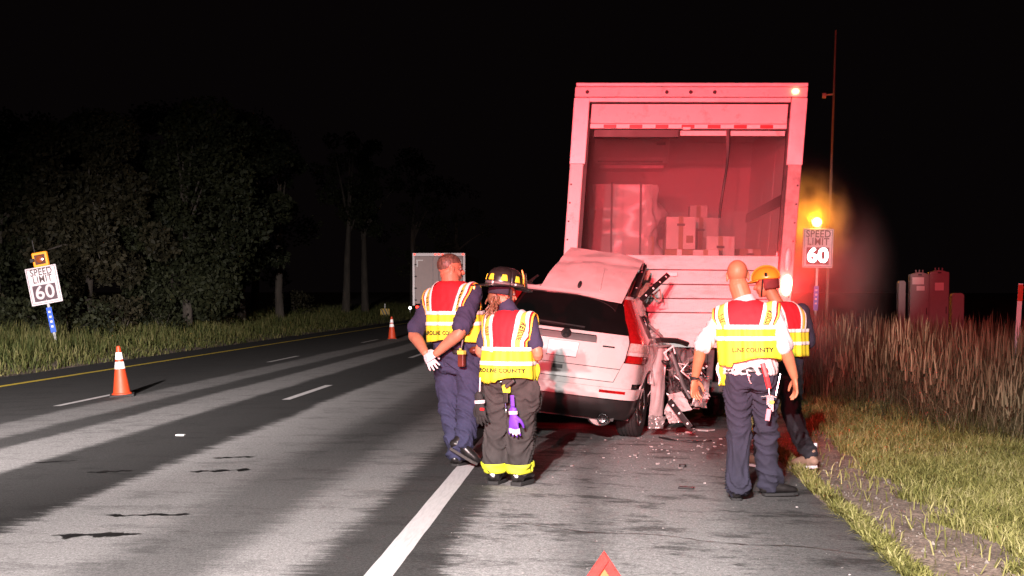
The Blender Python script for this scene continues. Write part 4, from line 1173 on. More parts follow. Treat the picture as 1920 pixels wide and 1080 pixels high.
# ---------------------------------------------------------------- man in the white shirt
def man_white():
    P = thing('person', 'bald person in white short-sleeved shirt, navy trousers and rescue vest, arms hanging', 'person', (1.10, 10.60, -0.068), (0, 0, R(-11)))
    la, ra = Vector((-0.075, -0.13, 0.09)), Vector((0.125, 0.20, 0.09))
    lk, rk = Vector((-0.085, 0.02, 0.50)), Vector((0.115, 0.12, 0.51))
    lh, rh = Vector((-0.09, 0, 0.93)), Vector((0.10, 0.01, 0.93))
    ls, rs = Vector((-0.222, 0.02, 1.378)), Vector((0.168, 0.0, 1.415))
    le, re = Vector((-0.365, -0.02, 1.15)), Vector((0.262, -0.03, 1.15))
    lw, rw = Vector((-0.425, 0.055, 0.905)), Vector((0.330, 0.04, 0.925))
    hc = Vector((-0.105, 0.055, 1.695))
    torso = [(0.84, 0, 0, .165, .12), (0.95, 0, 0, .18, .125), (1.05, -.005, 0, .175, .120), (1.18, -.015, 0, .185, .125), (1.30, -.025, 0, .20, .128), (1.40, -.03, 0, .195, .112), (1.46, -.032, 0.005, .145, .085), (1.50, -.037, 0.012, .075, .07)]
    b = MB()
    b.rings([(z, cx, cy, rx * .86, ry * .86) for (z, cx, cy, rx, ry) in torso])
    limb(b, [(-.037, 0.01, 1.44), (-.06, 0.015, 1.52), (-.095, 0.03, 1.62)], [.082, .074, .074])
    HM = head_mat(hc, R(6), R(-6), R(-3)); head(b, HM, 1.0, 1.03)
    for sh, el, wr in ((ls, le, lw), (rs, re, rw)):
        limb(b, [sh, sh.lerp(el, .5), el, el.lerp(wr, .35), wr], [.056, .052, .045, .047, .029])
    hand(b, lw, (-0.04, 0.14, -1), (0.75, -0.55, 0), (0.3, 0.9, 0), 0.42, 1.05, 0.32)
    hand(b, rw, (0.10, 0.14, -1), (-0.85, -0.35, 0), (-0.3, 0.9, 0), 0.36, 1.05, 0.32)
    for h, k, a in ((lh, lk, la), (rh, rk, ra)):
        limb(b, [h, k, a], [.075, .055, .04])
    finish(remesh(b, 0.005, 2), 'body', M_SKIN, P)
    # shirt
    s = MB(); s.rings([(z, cx, cy, rx + .018, ry + .018) for (z, cx, cy, rx, ry) in torso[1:-1]] + [(1.485, -.038, .008, .095, .085)])
    for sh, el in ((ls, le), (rs, re)):
        e = sh.lerp(el, 0.92)
        limb(s, [sh + (sh - el) * 0.02, sh.lerp(el, .4), e], [.066, .064, .072])
    me = wrinkles(remesh(s, 0.010, 3), 0.008, 9, 5, 1.0, [(1.0, 0.06, 1.2)])
    finish(me, 'shirt', M_WSHIRT, P)
    c = MB(); c.tube([(-.040, 0.004, 1.475), (-.050, 0.008, 1.50), (-.060, 0.012, 1.528)], [(.090, .086), (.084, .080), (.080, .076)], n=24); c.build('collar', M_WSHIRT, P, smooth=True)
    # trousers
    t = MB(); t.rings([(0.84, 0.005, 0, .178, .128), (0.90, 0.0, -.004, .190, .138), (0.99, 0, 0, .182, .130), (1.01, 0, 0, .178, .128)])
    limb(t, [lh + Vector((0, 0, -.02)), lh.lerp(lk, .5), lk, lk.lerp(la, .55), la + Vector((0.005, -.01, .02))], [(.105, .115), (.100, .108), (.083, .088), (.082, .086), (.086, .092)])
    limb(t, [rh + Vector((0, 0, -.02)), rh.lerp(rk, .5), rk, rk.lerp(ra, .55), ra + Vector((0.02, -.02, .03))], [(.105, .115), (.100, .108), (.083, .088), (.083, .088), (.090, .098)])
    me = wrinkles(remesh(t, 0.010, 3), 0.011, 12, 4.5, 4.0, [(0.12, 0.09, 1.7), (0.48, 0.08, 0.9), (0.80, 0.06, 0.8)])
    tr = finish(me, 'trousers', M_NAVY2, P)
    FT = Form(me, 0.0, 0.0, 1.0)
    bl_ = belt(FT, 0.985, 0.04, 0.008, P, M_LEATH)
    # shoes
    for hl, to in (((-0.075, -0.17, 0), (-0.115, 0.10, 0)), ((0.10, 0.16, 0), (0.34, 0.27, 0))):
        q = MB(); shoe(q, Vector(hl) + Vector((0, 0, .02)), Vector(to) + Vector((0, 0, .02))); o = finish(remesh(q, 0.008, 2), 'shoe', M_LEATH, P)
        sole(hl, to, .048, o)
    # vest
    f = MB(); f.rings([(0.95, -.0, -.005, .200, .152), (1.10, -.005, -.004, .205, .150), (1.25, -.02, 0, .212, .150), (1.33, -.026, 0, .216, .146), (1.40, -.03, 0, .215, .130), (1.455, -.032, .004, .175, .105), (1.50, -.036, .012, .085, .082)])
    FB = bvh_of(remesh(f, 0.012, 6))
    for sh, el in ((ls, le), (rs, re)):
        limb(f, [sh, sh.lerp(el, .35)], [.076, .070], k=2)
    F = Form(remesh(f, 0.012, 6), lambda z: interp([(0.95, 0.0), (1.5, -.035)], z), 0.0, 1.30); F.band = FB; F.xc = -0.03; F.ztop = 1.46
    v = vest(P, F, 1.06, 1.31, 1.205, (.125, .150, .196, .222, .234, .244), lambda a: 0.02 * math.sin(2.2 * a) - (0.03 if a < -0.6 else 0), 1.3, county=('LINE COUNTY', 0.044, 0.22, 1.135, 0.20), a_max=2.3)
    # loose lime tail hanging at the left side
    drape('lime_tail', lambda u, w_: Vector((-.235 + .065 * u + .012 * math.sin(9 * w_ + 3 * u), -.06 + .05 * u + .012 * math.sin(6 * w_), 1.12 - .26 * w_)), 8, 16, M_LIME, v, 0.006)
    drape('tail_tape', lambda u, w_: Vector((-.238 + .02 * u + .012 * math.sin(9 * w_), -.068 + .02 * u + .012 * math.sin(6 * w_), 1.12 - .25 * w_)), 4, 16, M_SILV, v, 0.004)
    # keys, red lanyard, belt clip
    m = MB(); m.tube([(.105, -.152, 1.04), (.135, -.158, .94), (.155, -.150, .85)], [(.018, .003)] * 3, n=6); m.build('red_lanyard', M_TAPER, P)
    m = MB(); m.tube([(.155, -.155, .85), (.16, -.158, .80)], .008, n=6); m.tube([(.10, -.16, .79), (.16, -.165, .80), (.21, -.16, .785)], .007, n=6); m.tube([(.205, -.14, .80), (.235, -.12, .96)], .005, n=6)
    for k in range(5):
        m.b2((.140 + .010 * k, -.17, .73 - .012 * k), (.151 + .010 * k, -.164, .80))
    m.build('key_bunch', M_CHROME, P)
    m = MB(); m.box((.152, -.165, .655), (.036, .012, .09), Matrix.Rotation(R(8), 3, 'Y')); m.build('key_tag', mat('pink_tag', (.55, .2, .24), .5), P, bevel=.004)
    m = MB(); m.ball((.178, -.165, .75), (.02, .012, .016)); m.build('key_fob', M_LIME2, P, smooth=True)
    m = MB(); m.tube([(-.01, -.155, .985), (.0, -.16, .95), (.01, -.158, .91), (.025, -.158, .885)], .007, n=6); m.ball((.012, -.16, .945), (.014, .008, .014)); m.build('belt_clip', M_CHROME, P, smooth=True)
    m = MB(); m.tube([lw + Vector((-.004, -.004, .02)), lw + Vector((.0, 0, -.004))], .036, n=16); m.build('watch_strap', M_BLACK, P, smooth=True)
    return P
man_white()

# ---------------------------------------------------------------- man in navy, hands clasped behind his back
def man_navy():
    P = thing('person', 'person in navy uniform on the white line, gloved hands clasped behind the back', 'person', (-1.255, 11.90, 0.0), (0, 0, R(-27)))
    la, ra = Vector((0.0, -0.03, 0.09)), Vector((0.10, -0.10, 0.20))
    lk, rk = Vector((-0.085, 0.01, 0.52)), Vector((0.130, -0.02, 0.54))
    lh, rh = Vector((-0.105, 0.0, 0.95)), Vector((0.105, 0.0, 0.95))
    ls, rs = Vector((-0.27, -0.01, 1.435)), Vector((0.16, -0.03, 1.485))
    le, re = Vector((-0.375, -0.14, 1.14)), Vector((0.165, -0.24, 1.16))
    lw, rw = Vector((-0.155, -0.285, 0.985)), Vector((-0.03, -0.30, 0.985))
    hc = Vector((-0.10, 0.02, 1.705))
    torso = [(0.86, 0, 0, .185, .14), (0.96, 0, 0, .20, .150), (1.06, -.012, 0, .205, .155), (1.20, -.03, 0, .215, .150), (1.32, -.045, -.005, .225, .142), (1.44, -.055, -.01, .215, .122), (1.525, -.062, -.01, .150, .100), (1.575, -.068, 0.0, .092, .085)]
    b = MB()
    b.rings([(z, cx, cy, rx * .86, ry * .86) for (z, cx, cy, rx, ry) in torso])
    limb(b, [(-.062, -.005, 1.45), (-.075, -.005, 1.55), (-.095, 0.005, 1.65)], [.098, .084, .078])
    HM = head_mat(hc, R(-42), R(-4), R(2)); head(b, HM, 1.08, 1.12)
    for sh, el, wr in ((ls, le, lw), (rs, re, rw)):
        limb(b, [sh, sh.lerp(el, .5), el, el.lerp(wr, .35), wr], [.064, .060, .050, .053, .033])
    for h, k, a in ((lh, lk, la), (rh, rk, ra)):
        limb(b, [h, k, a], [.08, .058, .042])
    b.ball(lw, .034); b.ball(rw, .034)
    bme = remesh(b, 0.0065, 2); finish(bme, 'body', M_SKIN2, P)
    for s in (-1, 1):
        m = MB(); m.ball(HM @ (Vector((s * 0.034, 0.0755, 0.002)) * 1.08), 0.0115, 12, 8); m.build('eye', M_EYE, P, smooth=True)
        m = MB(); m.ball(HM @ (Vector((s * 0.036, 0.083, 0.002)) * 1.08), 0.0055, 10, 6); m.build('iris', M_BLACK, P, smooth=True)
        m = MB(); m.tube([HM @ (Vector(q_) * 1.08) for q_ in ((s * 0.018, 0.092, 0.024), (s * 0.038, 0.086, 0.029), (s * 0.056, 0.072, 0.022))], [.004, .005, .003], n=6); m.build('eyebrow', M_HAIRB, P, smooth=True)
    skull_hair(bme, HM.inverted(), lambda c: interp([(-.12, -.02), (-.05, .0), (-.015, .045), (.03, .05), (.07, .066), (.10, .075)], c.y), .005, M_HAIRB, P, 3)
    # gloved hands, one holding the other
    g = MB(); hand(g, lw, (0.55, -0.12, -0.62), (-0.15, 1.0, -0.2), (0.5, 0, 0.8), 0.16, 1.06, 0.35)
    finish(remesh(g, 0.0055, 2), 'glove', M_LATEX, P)
    g = MB(); hand(g, rw, (-0.75, -0.15, -0.35), (0.1, 0.95, -0.25), (-0.3, 0, 0.9), 0.75, 1.04, 0.15)
    finish(remesh(g, 0.0055, 2), 'glove', M_LATEX, P)
    # t-shirt
    s = MB(); s.rings([(z, cx, cy, rx + .020, ry + .020) for (z, cx, cy, rx, ry) in torso])
    for sh, el in ((ls, le), (rs, re)):
        e = sh.lerp(el, 0.82)
        limb(s, [sh + (sh - el) * 0.02, sh.lerp(el, .4), e], [.080, .078, .084])
    finish(wrinkles(remesh(s, 0.010, 3), 0.009, 8, 5, 2.0, [(0.98, 0.08, 1.3)]), 'shirt', M_NAVY, P)
    t = MB(); t.rings([(0.80, 0.005, 0, .185, .150), (0.90, 0.0, -.004, .212, .168), (1.0, -.004, 0, .210, .165), (1.02, -.004, 0, .205, .16)])
    limb(t, [lh + Vector((0, 0, -.02)), lh.lerp(lk, .5) + Vector((-.01, 0, 0)), lk, lk.lerp(la, .55), la + Vector((0.0, 0.0, .02))], [(.125, .135), (.118, .125), (.100, .105), (.088, .092), (.080, .086)])
    limb(t, [rh + Vector((0, 0, -.02)), rh.lerp(rk, .5), rk, rk.lerp(ra, .55), ra + Vector((0, 0.02, .0))], [(.125, .135), (.118, .125), (.100, .105), (.090, .094), (.082, .086)])
    me = wrinkles(remesh(t, 0.010, 3), 0.012, 11, 4.5, 6.0, [(0.18, 0.1, 1.5), (0.50, 0.09, 1.0), (0.85, 0.07, 0.9)])
    finish(me, 'trousers', M_NAVY, P)
    FT = Form(me, 0.0, 0.0, 1.0); belt(FT, 0.995, 0.045, 0.010, P, M_LEATH)
    q = MB(); shoe(q, (0.0, -0.07, .025), (-0.01, 0.20, .025), .09, .05); limb(q, [(0.0, -0.03, .06), (0.0, -0.03, .17)], [.050, .056]); o = finish(remesh(q, 0.008, 2), 'boot', M_LEATH, P); sole((0.0, -0.07, 0), (-0.01, 0.20, 0), .052, o)
    # trailing foot up on its toe, crossing behind
    q = MB(); hl, to = Vector((0.02, -0.15, .175)), Vector((0.225, -0.06, .045)); shoe(q, hl, to, .085, .048, up=(0.5, 0.1, 0.85)); limb(q, [(0.05, -0.125, .19), (0.095, -0.10, .27)], [.048, .054]); o = finish(remesh(q, 0.008, 2), 'boot', M_LEATH, P)
    sole(hl + Vector((-.012, 0, -.02)), to + Vector((-.012, 0, -.02)), .05, o, 0.024, mat('grey_sole', (.05, .042, .04), .8))
    # vest
    f = MB(); f.rings([(0.98, -.01, -.004, .238, .190), (1.10, -.018, -.004, .240, .186), (1.25, -.035, -.004, .246, .176), (1.35, -.048, -.006, .246, .166), (1.45, -.054, -.01, .236, .142), (1.53, -.060, -.008, .180, .120), (1.585, -.068, 0, .104, .104)])
    FB = bvh_of(remesh(f, 0.012, 6))
    for sh, el in ((ls, le), (rs, re)):
        limb(f, [sh, sh.lerp(el, .3)], [.090, .086], k=2)
    F = Form(remesh(f, 0.012, 6), lambda z: interp([(0.98, -.01), (1.5, -.057)], z), 0.0, 1.33); F.band = FB; F.xc = -0.055; F.ztop = 1.49
    vest(P, F, 1.085, 1.325, 1.215, (.125, .152, .198, .226, .240, .252), lambda a: 0.012 * math.sin(3 * a + 1), 2.1, county=('AROLINE COUNTY', 0.043, -0.02, 1.15, 0.23), a_max=2.3)
    # radio pouch and microphone lead
    m = MB(); m.b2((.135, -.235, .87), (.195, -.19, .985)); m.build('radio_pouch', mat('brown_leather', (.10, .022, .014), .4, var=.3), P, bevel=.01)
    m = MB(); m.b2((.133, -.238, .975), (.197, -.188, 1.01)); m.b2((.145, -.225, 1.01), (.165, -.2, 1.03)); m.build('pouch_flap', M_LIME2, P, bevel=.005)
    m = MB(); m.tube([(.16, -.21, 1.02), (.175, -.2, 1.12), (.19, -.16, 1.22)], .012, n=8); m.build('radio_aerial', M_BLACK, P, smooth=True)
    m = MB(); m.ball((.25, -.13, 1.01), (.05, .06, .035)); m.build('belt_pouch', mat('brown_leather', (.10, .022, .014), .4, var=.3), P, smooth=True)
    return P
man_navy()

# ---------------------------------------------------------------- firefighter with the black helmet
def firefighter():
    P = thing('person', 'firefighter in black helmet, rescue vest and dark turnout trousers with lime cuff bands', 'person', (-0.75, 10.85, -0.0132), (0, 0, R(-18)))
    la, ra = Vector((-0.105, -0.03, 0.09)), Vector((0.085, -0.01, 0.09))
    lk, rk = Vector((-0.09, 0.01, 0.46)), Vector((0.095, 0.02, 0.46))
    lh, rh = Vector((-0.085, 0.0, 0.86)), Vector((0.09, 0.0, 0.86))
    ls, rs = Vector((-0.165, 0.02, 1.275)), Vector((0.18, 0.0, 1.285))
    le, re = Vector((-0.255, 0.02, 1.04)), Vector((0.255, -0.03, 1.03))
    lw, rw = Vector((-0.12, 0.21, 0.99)), Vector((0.13, 0.20, 1.0))
    hc = Vector((-0.055, 0.03, 1.505))
    torso = [(0.80, 0, 0, .16, .12), (0.90, 0, 0, .165, .120), (0.98, 0, 0, .155, .112), (1.10, 0.004, 0, .160, .114), (1.20, .006, 0, .17, .118), (1.28, .008, 0, .165, .102), (1.34, .01, 0.004, .12, .082), (1.375, .012, 0.012, .068, .064)]
    b = MB()
    b.rings([(z, cx, cy, rx * .86, ry * .86) for (z, cx, cy, rx, ry) in torso])
    limb(b, [(.005, 0.005, 1.33), (-.02, 0.01, 1.39), (-.045, 0.02, 1.45)], [.062, .056, .053])
    HM = head_mat(hc, R(-44), R(-8), R(0)); head(b, HM, 0.95, 0.95)
    for sh, el, wr in ((ls, le, lw), (rs, re, rw)):
        limb(b, [sh, sh.lerp(el, .5), el, el.lerp(wr, .35), wr], [.048, .046, .041, .040, .026])
    hand(b, lw, (0.75, 0.5, -0.1), (0, -0.3, -1), (0, 1, 0), 0.5, 0.92); hand(b, rw, (-0.75, 0.5, -0.1), (0, -0.3, -1), (0, 1, 0), 0.5, 0.92)
    for h, k, a in ((lh, lk, la), (rh, rk, ra)):
        limb(b, [h, k, a], [.07, .052, .04])
    finish(remesh(b, 0.0062, 2), 'body', M_SKIN2, P)
    for s in (-1, 1):
        m = MB(); m.ball(HM @ (Vector((s * 0.034, 0.0755, 0.002)) * .95), 0.0105, 12, 8); m.build('eye', M_EYE, P, smooth=True)
    # curly hair gathered at the nape
    m = MB(); r_ = random.Random(2)
    for k in range(46):
        p = HM @ Vector((r_.uniform(-.055, .055), -0.075 + r_.uniform(-.03, .015), -.055 + r_.uniform(-.10, .05)))
        pts = [p]
        for j in range(5):
            pts.append(pts[-1] + Vector((r_.uniform(-.014, .014), r_.uniform(-.012, .010), -0.013)))
        m.tube(pts, [.007, .009, .009, .008, .006, .003], n=6)
    m.ball(HM @ Vector((0, -0.078, -.05)), (.055, .04, .06), 14, 10)
    m.build('hair', M_HAIRC, P, smooth=True)
    # navy t-shirt
    s = MB(); s.rings([(z, cx, cy, rx + .016, ry + .016) for (z, cx, cy, rx, ry) in torso])
    for sh, el in ((ls, le), (rs, re)):
        e = sh.lerp(el, 0.70)
        limb(s, [sh + (sh - el) * 0.02, sh.lerp(el, .4), e], [.058, .056, .060])
    limb(s, [(.0, .005, 1.36), (-.022, .01, 1.405)], [.070, .064], k=2)
    finish(wrinkles(remesh(s, 0.010, 3), 0.004, 9, 5, 3.0), 'shirt', M_NAVY, P)
    # turnout trousers, baggy
    t = MB(); t.rings([(0.72, 0.0, 0, .185, .135), (0.82, 0.0, -.004, .200, .155), (0.95, 0, 0, .190, .150), (1.04, 0, 0, .175, .138)])
    limb(t, [lh, lh.lerp(lk, .5) + Vector((-.01, 0, 0)), lk, lk.lerp(la, .5), la + Vector((0, 0, .075))], [(.112, .13), (.110, .125), (.104, .112), (.102, .108), (.100, .105)])
    limb(t, [rh, rh.lerp(rk, .5) + Vector((.012, 0, 0)), rk, rk.lerp(ra, .5), ra + Vector((0, 0, .075))], [(.112, .13), (.112, .125), (.104, .112), (.102, .108), (.100, .105)])
    t.ball((.205, -.01, .70), (.055, .085, .13), 16, 12); t.ball((-.195, 0.02, .72), (.04, .075, .11), 16, 12)
    me = wrinkles(remesh(t, 0.010, 3), 0.013, 9, 4.5, 9.0, [(0.40, 0.1, 0.8), (0.12, 0.06, 0.9), (0.70, 0.1, 0.6)])
    tr = finish(me, 'turnout_trousers', M_TURN, P)
    bv = bvh_of(me)
    for (ax, ay) in ((la.lerp(lk, .15).x, la.lerp(lk, .15).y), (ra.lerp(rk, .15).x, ra.lerp(rk, .15).y)):
        def band(u, v, ax=ax, ay=ay):
            a = 2 * math.pi * u; d = Vector((math.cos(a), math.sin(a), 0)); o = Vector((ax, ay, 0.105 + 0.075 * v + 0.012 * math.sin(a)))
            # inner side of each leg: keep within the leg's own radius
            h = bv.ray_cast(o, d, 0.2)
            p = h[0] if h[0] is not None else o + d * .1
            dd = min(max((p - o).length, .085), 0.116)
            return o + d * (dd + 0.013)
        drape('lime_cuff_band', band, 40, 4, M_LIME, tr, 0.004)
    for hl, to in (((-0.105, -0.09, 0), (-0.125, 0.17, 0)), ((0.085, -0.07, 0), (0.11, 0.19, 0))):
        q = MB(); shoe(q, Vector(hl) + Vector((0, 0, .03)), Vector(to) + Vector((0, 0, .03)), .10, .056); limb(q, [Vector(hl) + Vector((0, .045, .07)), Vector(hl) + Vector((0, .05, .16))], [.062, .066])
        o = finish(remesh(q, 0.008, 2), 'boot', M_LEATH, P); sole(hl, to, .058, o, .03)
        m = MB(); m.ball(Vector(hl) + Vector((0.01, -.022, .085)), (.022, .012, .026)); m.build('heel_patch', M_LATEX, o, smooth=True)
    # vest
    f = MB(); f.rings([(0.82, 0, -.01, .196, .168), (0.95, 0, -.006, .196, .162), (1.08, .003, -.002, .192, .152), (1.18, .006, 0, .192, .146), (1.25, .008, 0, .186, .132), (1.31, .009, .002, .165, .110), (1.365, .011, .010, .085, .082)])
    FB = bvh_of(remesh(f, 0.012, 6))
    for sh, el in ((ls, le), (rs, re)):
        limb(f, [sh, sh.lerp(el, .35)], [.068, .062], k=2)
    F = Form(remesh(f, 0.012, 6), 0.005, 0.0, 1.13); F.band = FB; F.xc = 0.008; F.ztop = 1.32
    v = vest(P, F, 0.84, 1.075, 0.945, (.090, .120, .160, .188, .200, .211), lambda a: 0.014 * math.sin(2.5 * a), 3.3, county=('CAROLINE COUNTY', 0.040, -0.16, 0.905, 0.19), a_max=2.5)
    drape('lime_tail', lambda u, w_: Vector((.20 + .03 * u + .012 * math.sin(7 * w_), .0 + .05 * u, 0.95 - .20 * w_)), 6, 12, M_LIME, v, .005)
    # helmet
    HK = HM @ Matrix.Translation((0, -0.005, 0.052))
    h = MB()
    prof = [(1.0, 0.0), (0.995, 0.03), (0.95, 0.065), (0.84, 0.098), (0.64, 0.122), (0.36, 0.136), (0.0, 0.140)]
    def dome(u, v):
        a = 2 * math.pi * u; k = v * (len(prof) - 1); i = min(len(prof) - 2, int(k)); f_ = k - i
        r0 = lerp(prof[i][0], prof[i + 1][0], f_); z = lerp(prof[i][1], prof[i + 1][1], f_)
        rib = 0.0045 * max(0, math.cos(4 * a)) ** 6 * (1 - v * 0.3)
        return HK @ Vector(((0.128 * r0 + rib) * math.cos(a), (0.152 * r0 + rib) * math.sin(a), z * 1.12))
    h.sheet(dome, 64, 18, 0.006); he = h.build('helmet', M_LEATH, P, smooth='all')
    def brim(u, v):
        a = 2 * math.pi * u
        ext = 0.030 + 0.020 * abs(math.cos(a)) + (0.085 * max(0, -math.sin(a)) ** 1.5) + (0.045 * max(0, math.sin(a)) ** 2)
        return HK @ Vector(((0.128 + ext * v) * math.cos(a), (0.152 + ext * v) * math.sin(a), 0.004 - 0.020 * v * (1 + 0.9 * max(0, -math.sin(a))) + 0.018 * v * v * abs(math.cos(a))))
    m = MB(); m.sheet(brim, 64, 6, 0.007); m.build('brim', M_LEATH, he, smooth='all')
    for k in range(8):
        a = 2 * math.pi * (k + 0.5) / 8
        def trap(u, v, a=a):
            wd = lerp(0.19, 0.12, v); z = lerp(0.030, 0.074, v); r0 = float(np.interp(z, [0, .03, .065, .098], [1, .995, .95, .84])) + 0.035
            aa = a + (u - .5) * 2 * wd
            return HK @ Vector((0.128 * r0 * math.cos(aa), 0.152 * r0 * math.sin(aa), z * 1.12 + .004))
        m = MB(); m.sheet(trap, 6, 6, 0.004); m.build('lime_marker', M_LIME, he, smooth='all')
    def hband(u, v):
        a = 2 * math.pi * u
        return HK @ Vector((0.1325 * math.cos(a), 0.1565 * math.sin(a), 0.004 + 0.024 * v))
    m = MB(); m.sheet(hband, 48, 2, 0.003); m.build('hat_band', M_GREYP, he, smooth='all')
    for k in range(5):
        a = 2 * math.pi * (k + 0.2) / 5
        m = MB(); m.sheet(lambda u, v, a=a: HK @ Vector((0.135 * math.cos(a + .1 * (u - .5)), 0.159 * math.sin(a + .1 * (u - .5)), 0.005 + .022 * v)), 3, 2, 0.003); m.build('band_clip', M_SILV, he, smooth='all')
    m = MB(); m.tube([HK @ Vector((0, 0.168 - 0.001 * i * i, 0.02 + 0.022 * i)) for i in range(7)], [.012, .012, .012, .012, .012, .01, .008], n=8); m.build('shield_holder', M_BRASS, he, smooth=True)
    m = MB(); m.sheet(lambda u, v: HK @ Vector(((u - .5) * .10 * (1 - .5 * v), 0.176 - .015 * v, .01 + .12 * v)), 6, 8, 0.005); m.build('front_shield', M_LEATH, he, smooth='all')
    m = MB(); m.tube([HK @ Vector((0.0, -0.250, -0.03)), HK @ Vector((0.0, -0.255, -0.055))], .012, n=8); m.build('hanging_ring', M_BRASS, he, smooth=True)
    def flap_(u, v):
        a = lerp(R(180), R(360), u)
        return HK @ Vector((0.102 * math.cos(a), 0.116 * math.sin(a), -0.002 - 0.065 * v))
    m = MB(); m.sheet(flap_, 30, 4, 0.006); m.build('ear_flap', M_NAVY2, he, smooth='all')
    m = MB(); m.tube([HK @ Vector((0.094, 0.015, -0.01)), HK @ Vector((0.080, 0.035, -0.10)), HK @ Vector((0.03, 0.055, -0.155))], [(.010, .003)] * 3, n=6); m.build('chin_strap', M_BLACK, he)
    # gloves and tools hanging from the trousers
    g = MB(); hand(g, (-.175, -.17, .66), (0.08, 0.0, -1), (0.1, 1, 0), (-1, 0, 0), 0.30, 1.15, 0.3); limb(g, [(-.19, -.165, .72), (-.18, -.165, .66)], [(.036, .024), (.036, .022)], k=2)
    finish(remesh(g, 0.006, 2), 'work_glove', M_RUB, P)
    m = MB(); m.tube([(-.178, -.17, .672), (-.176, -.17, .648)], [(.044, .03)] * 2, n=14); m.build('glove_cuff', M_LATEX, P, smooth=True)
    m = MB(); m.b2((-.165, -.196, .595), (-.13, -.190, .615)); m.build('glove_mark', M_TAPER, P)
    m = MB(); m.tube([(-.18, -.165, .74), (-.175, -.165, .85)], .006, n=6); m.build('glove_strap', M_LATEX, P)
    M_PURP = mat('purple_glove', (.13, .035, .42), .6, var=.1)
    g = MB(); hand(g, (.115, -.20, .575), (0.06, 0.0, -1), (0.1, 1, 0), (1, 0, 0), 0.16, 1.05, 0.35); limb(g, [(.11, -.19, .62), (.114, -.2, .575)], [(.032, .02), (.032, .02)], k=2)
    finish(remesh(g, 0.006, 2), 'purple_glove', M_PURP, P)
    m = MB(); m.tube([(.115, -.20, .60), (.116, -.20, .575)], [(.037, .026)] * 2, n=14); m.build('glove_cuff', M_LATEX, P, smooth=True)
    for k, (dx, ln) in enumerate(((.025, .035), (.008, .04), (-.010, .036), (-.026, .03))):
        m = MB(); m.tube([(.128 + dx * 1.3, -.207, .455 + abs(dx) * .4), (.130 + dx * 1.35, -.198, .455 - ln + abs(dx) * .4)], [.0125, .0105], n=8); m.ball((.130 + dx * 1.35, -.198, .455 - ln + abs(dx) * .4), .0105, 8, 6); m.build('glove_fingertip', M_LATEX, P, smooth=True)
    m = MB(); m.tube([(.10, -.185, .72), (.108, -.19, .62)], [(.016, .006)] * 2, n=6); m.build('purple_strap', M_PURP, P)
    m = MB(); m.b2((.02, -.19, .735), (.085, -.172, .80)); m.build('lime_pouch', M_LIME, P, bevel=.01)
    m = MB(); m.bar((.05, -.195, .78), (.12, -.185, .835), .035, .03); m.b2((.03, -.2, .66), (.07, -.18, .74)); m.build('radio', M_BLACK, P, bevel=.006)
    m = MB(); m.tube([(.0, -.178, .83), (.01, -.185, .80), (.02, -.187, .76), (.035, -.19, .70), (.05, -.195, .62)], .007, n=6); m.ball((.052, -.196, .60), (.012, .008, .02)); m.ball((.0, -.18, .82), (.016, .008, .01)); m.build('clip_chain', M_CHROME, P, smooth=True)
    return P
firefighter()

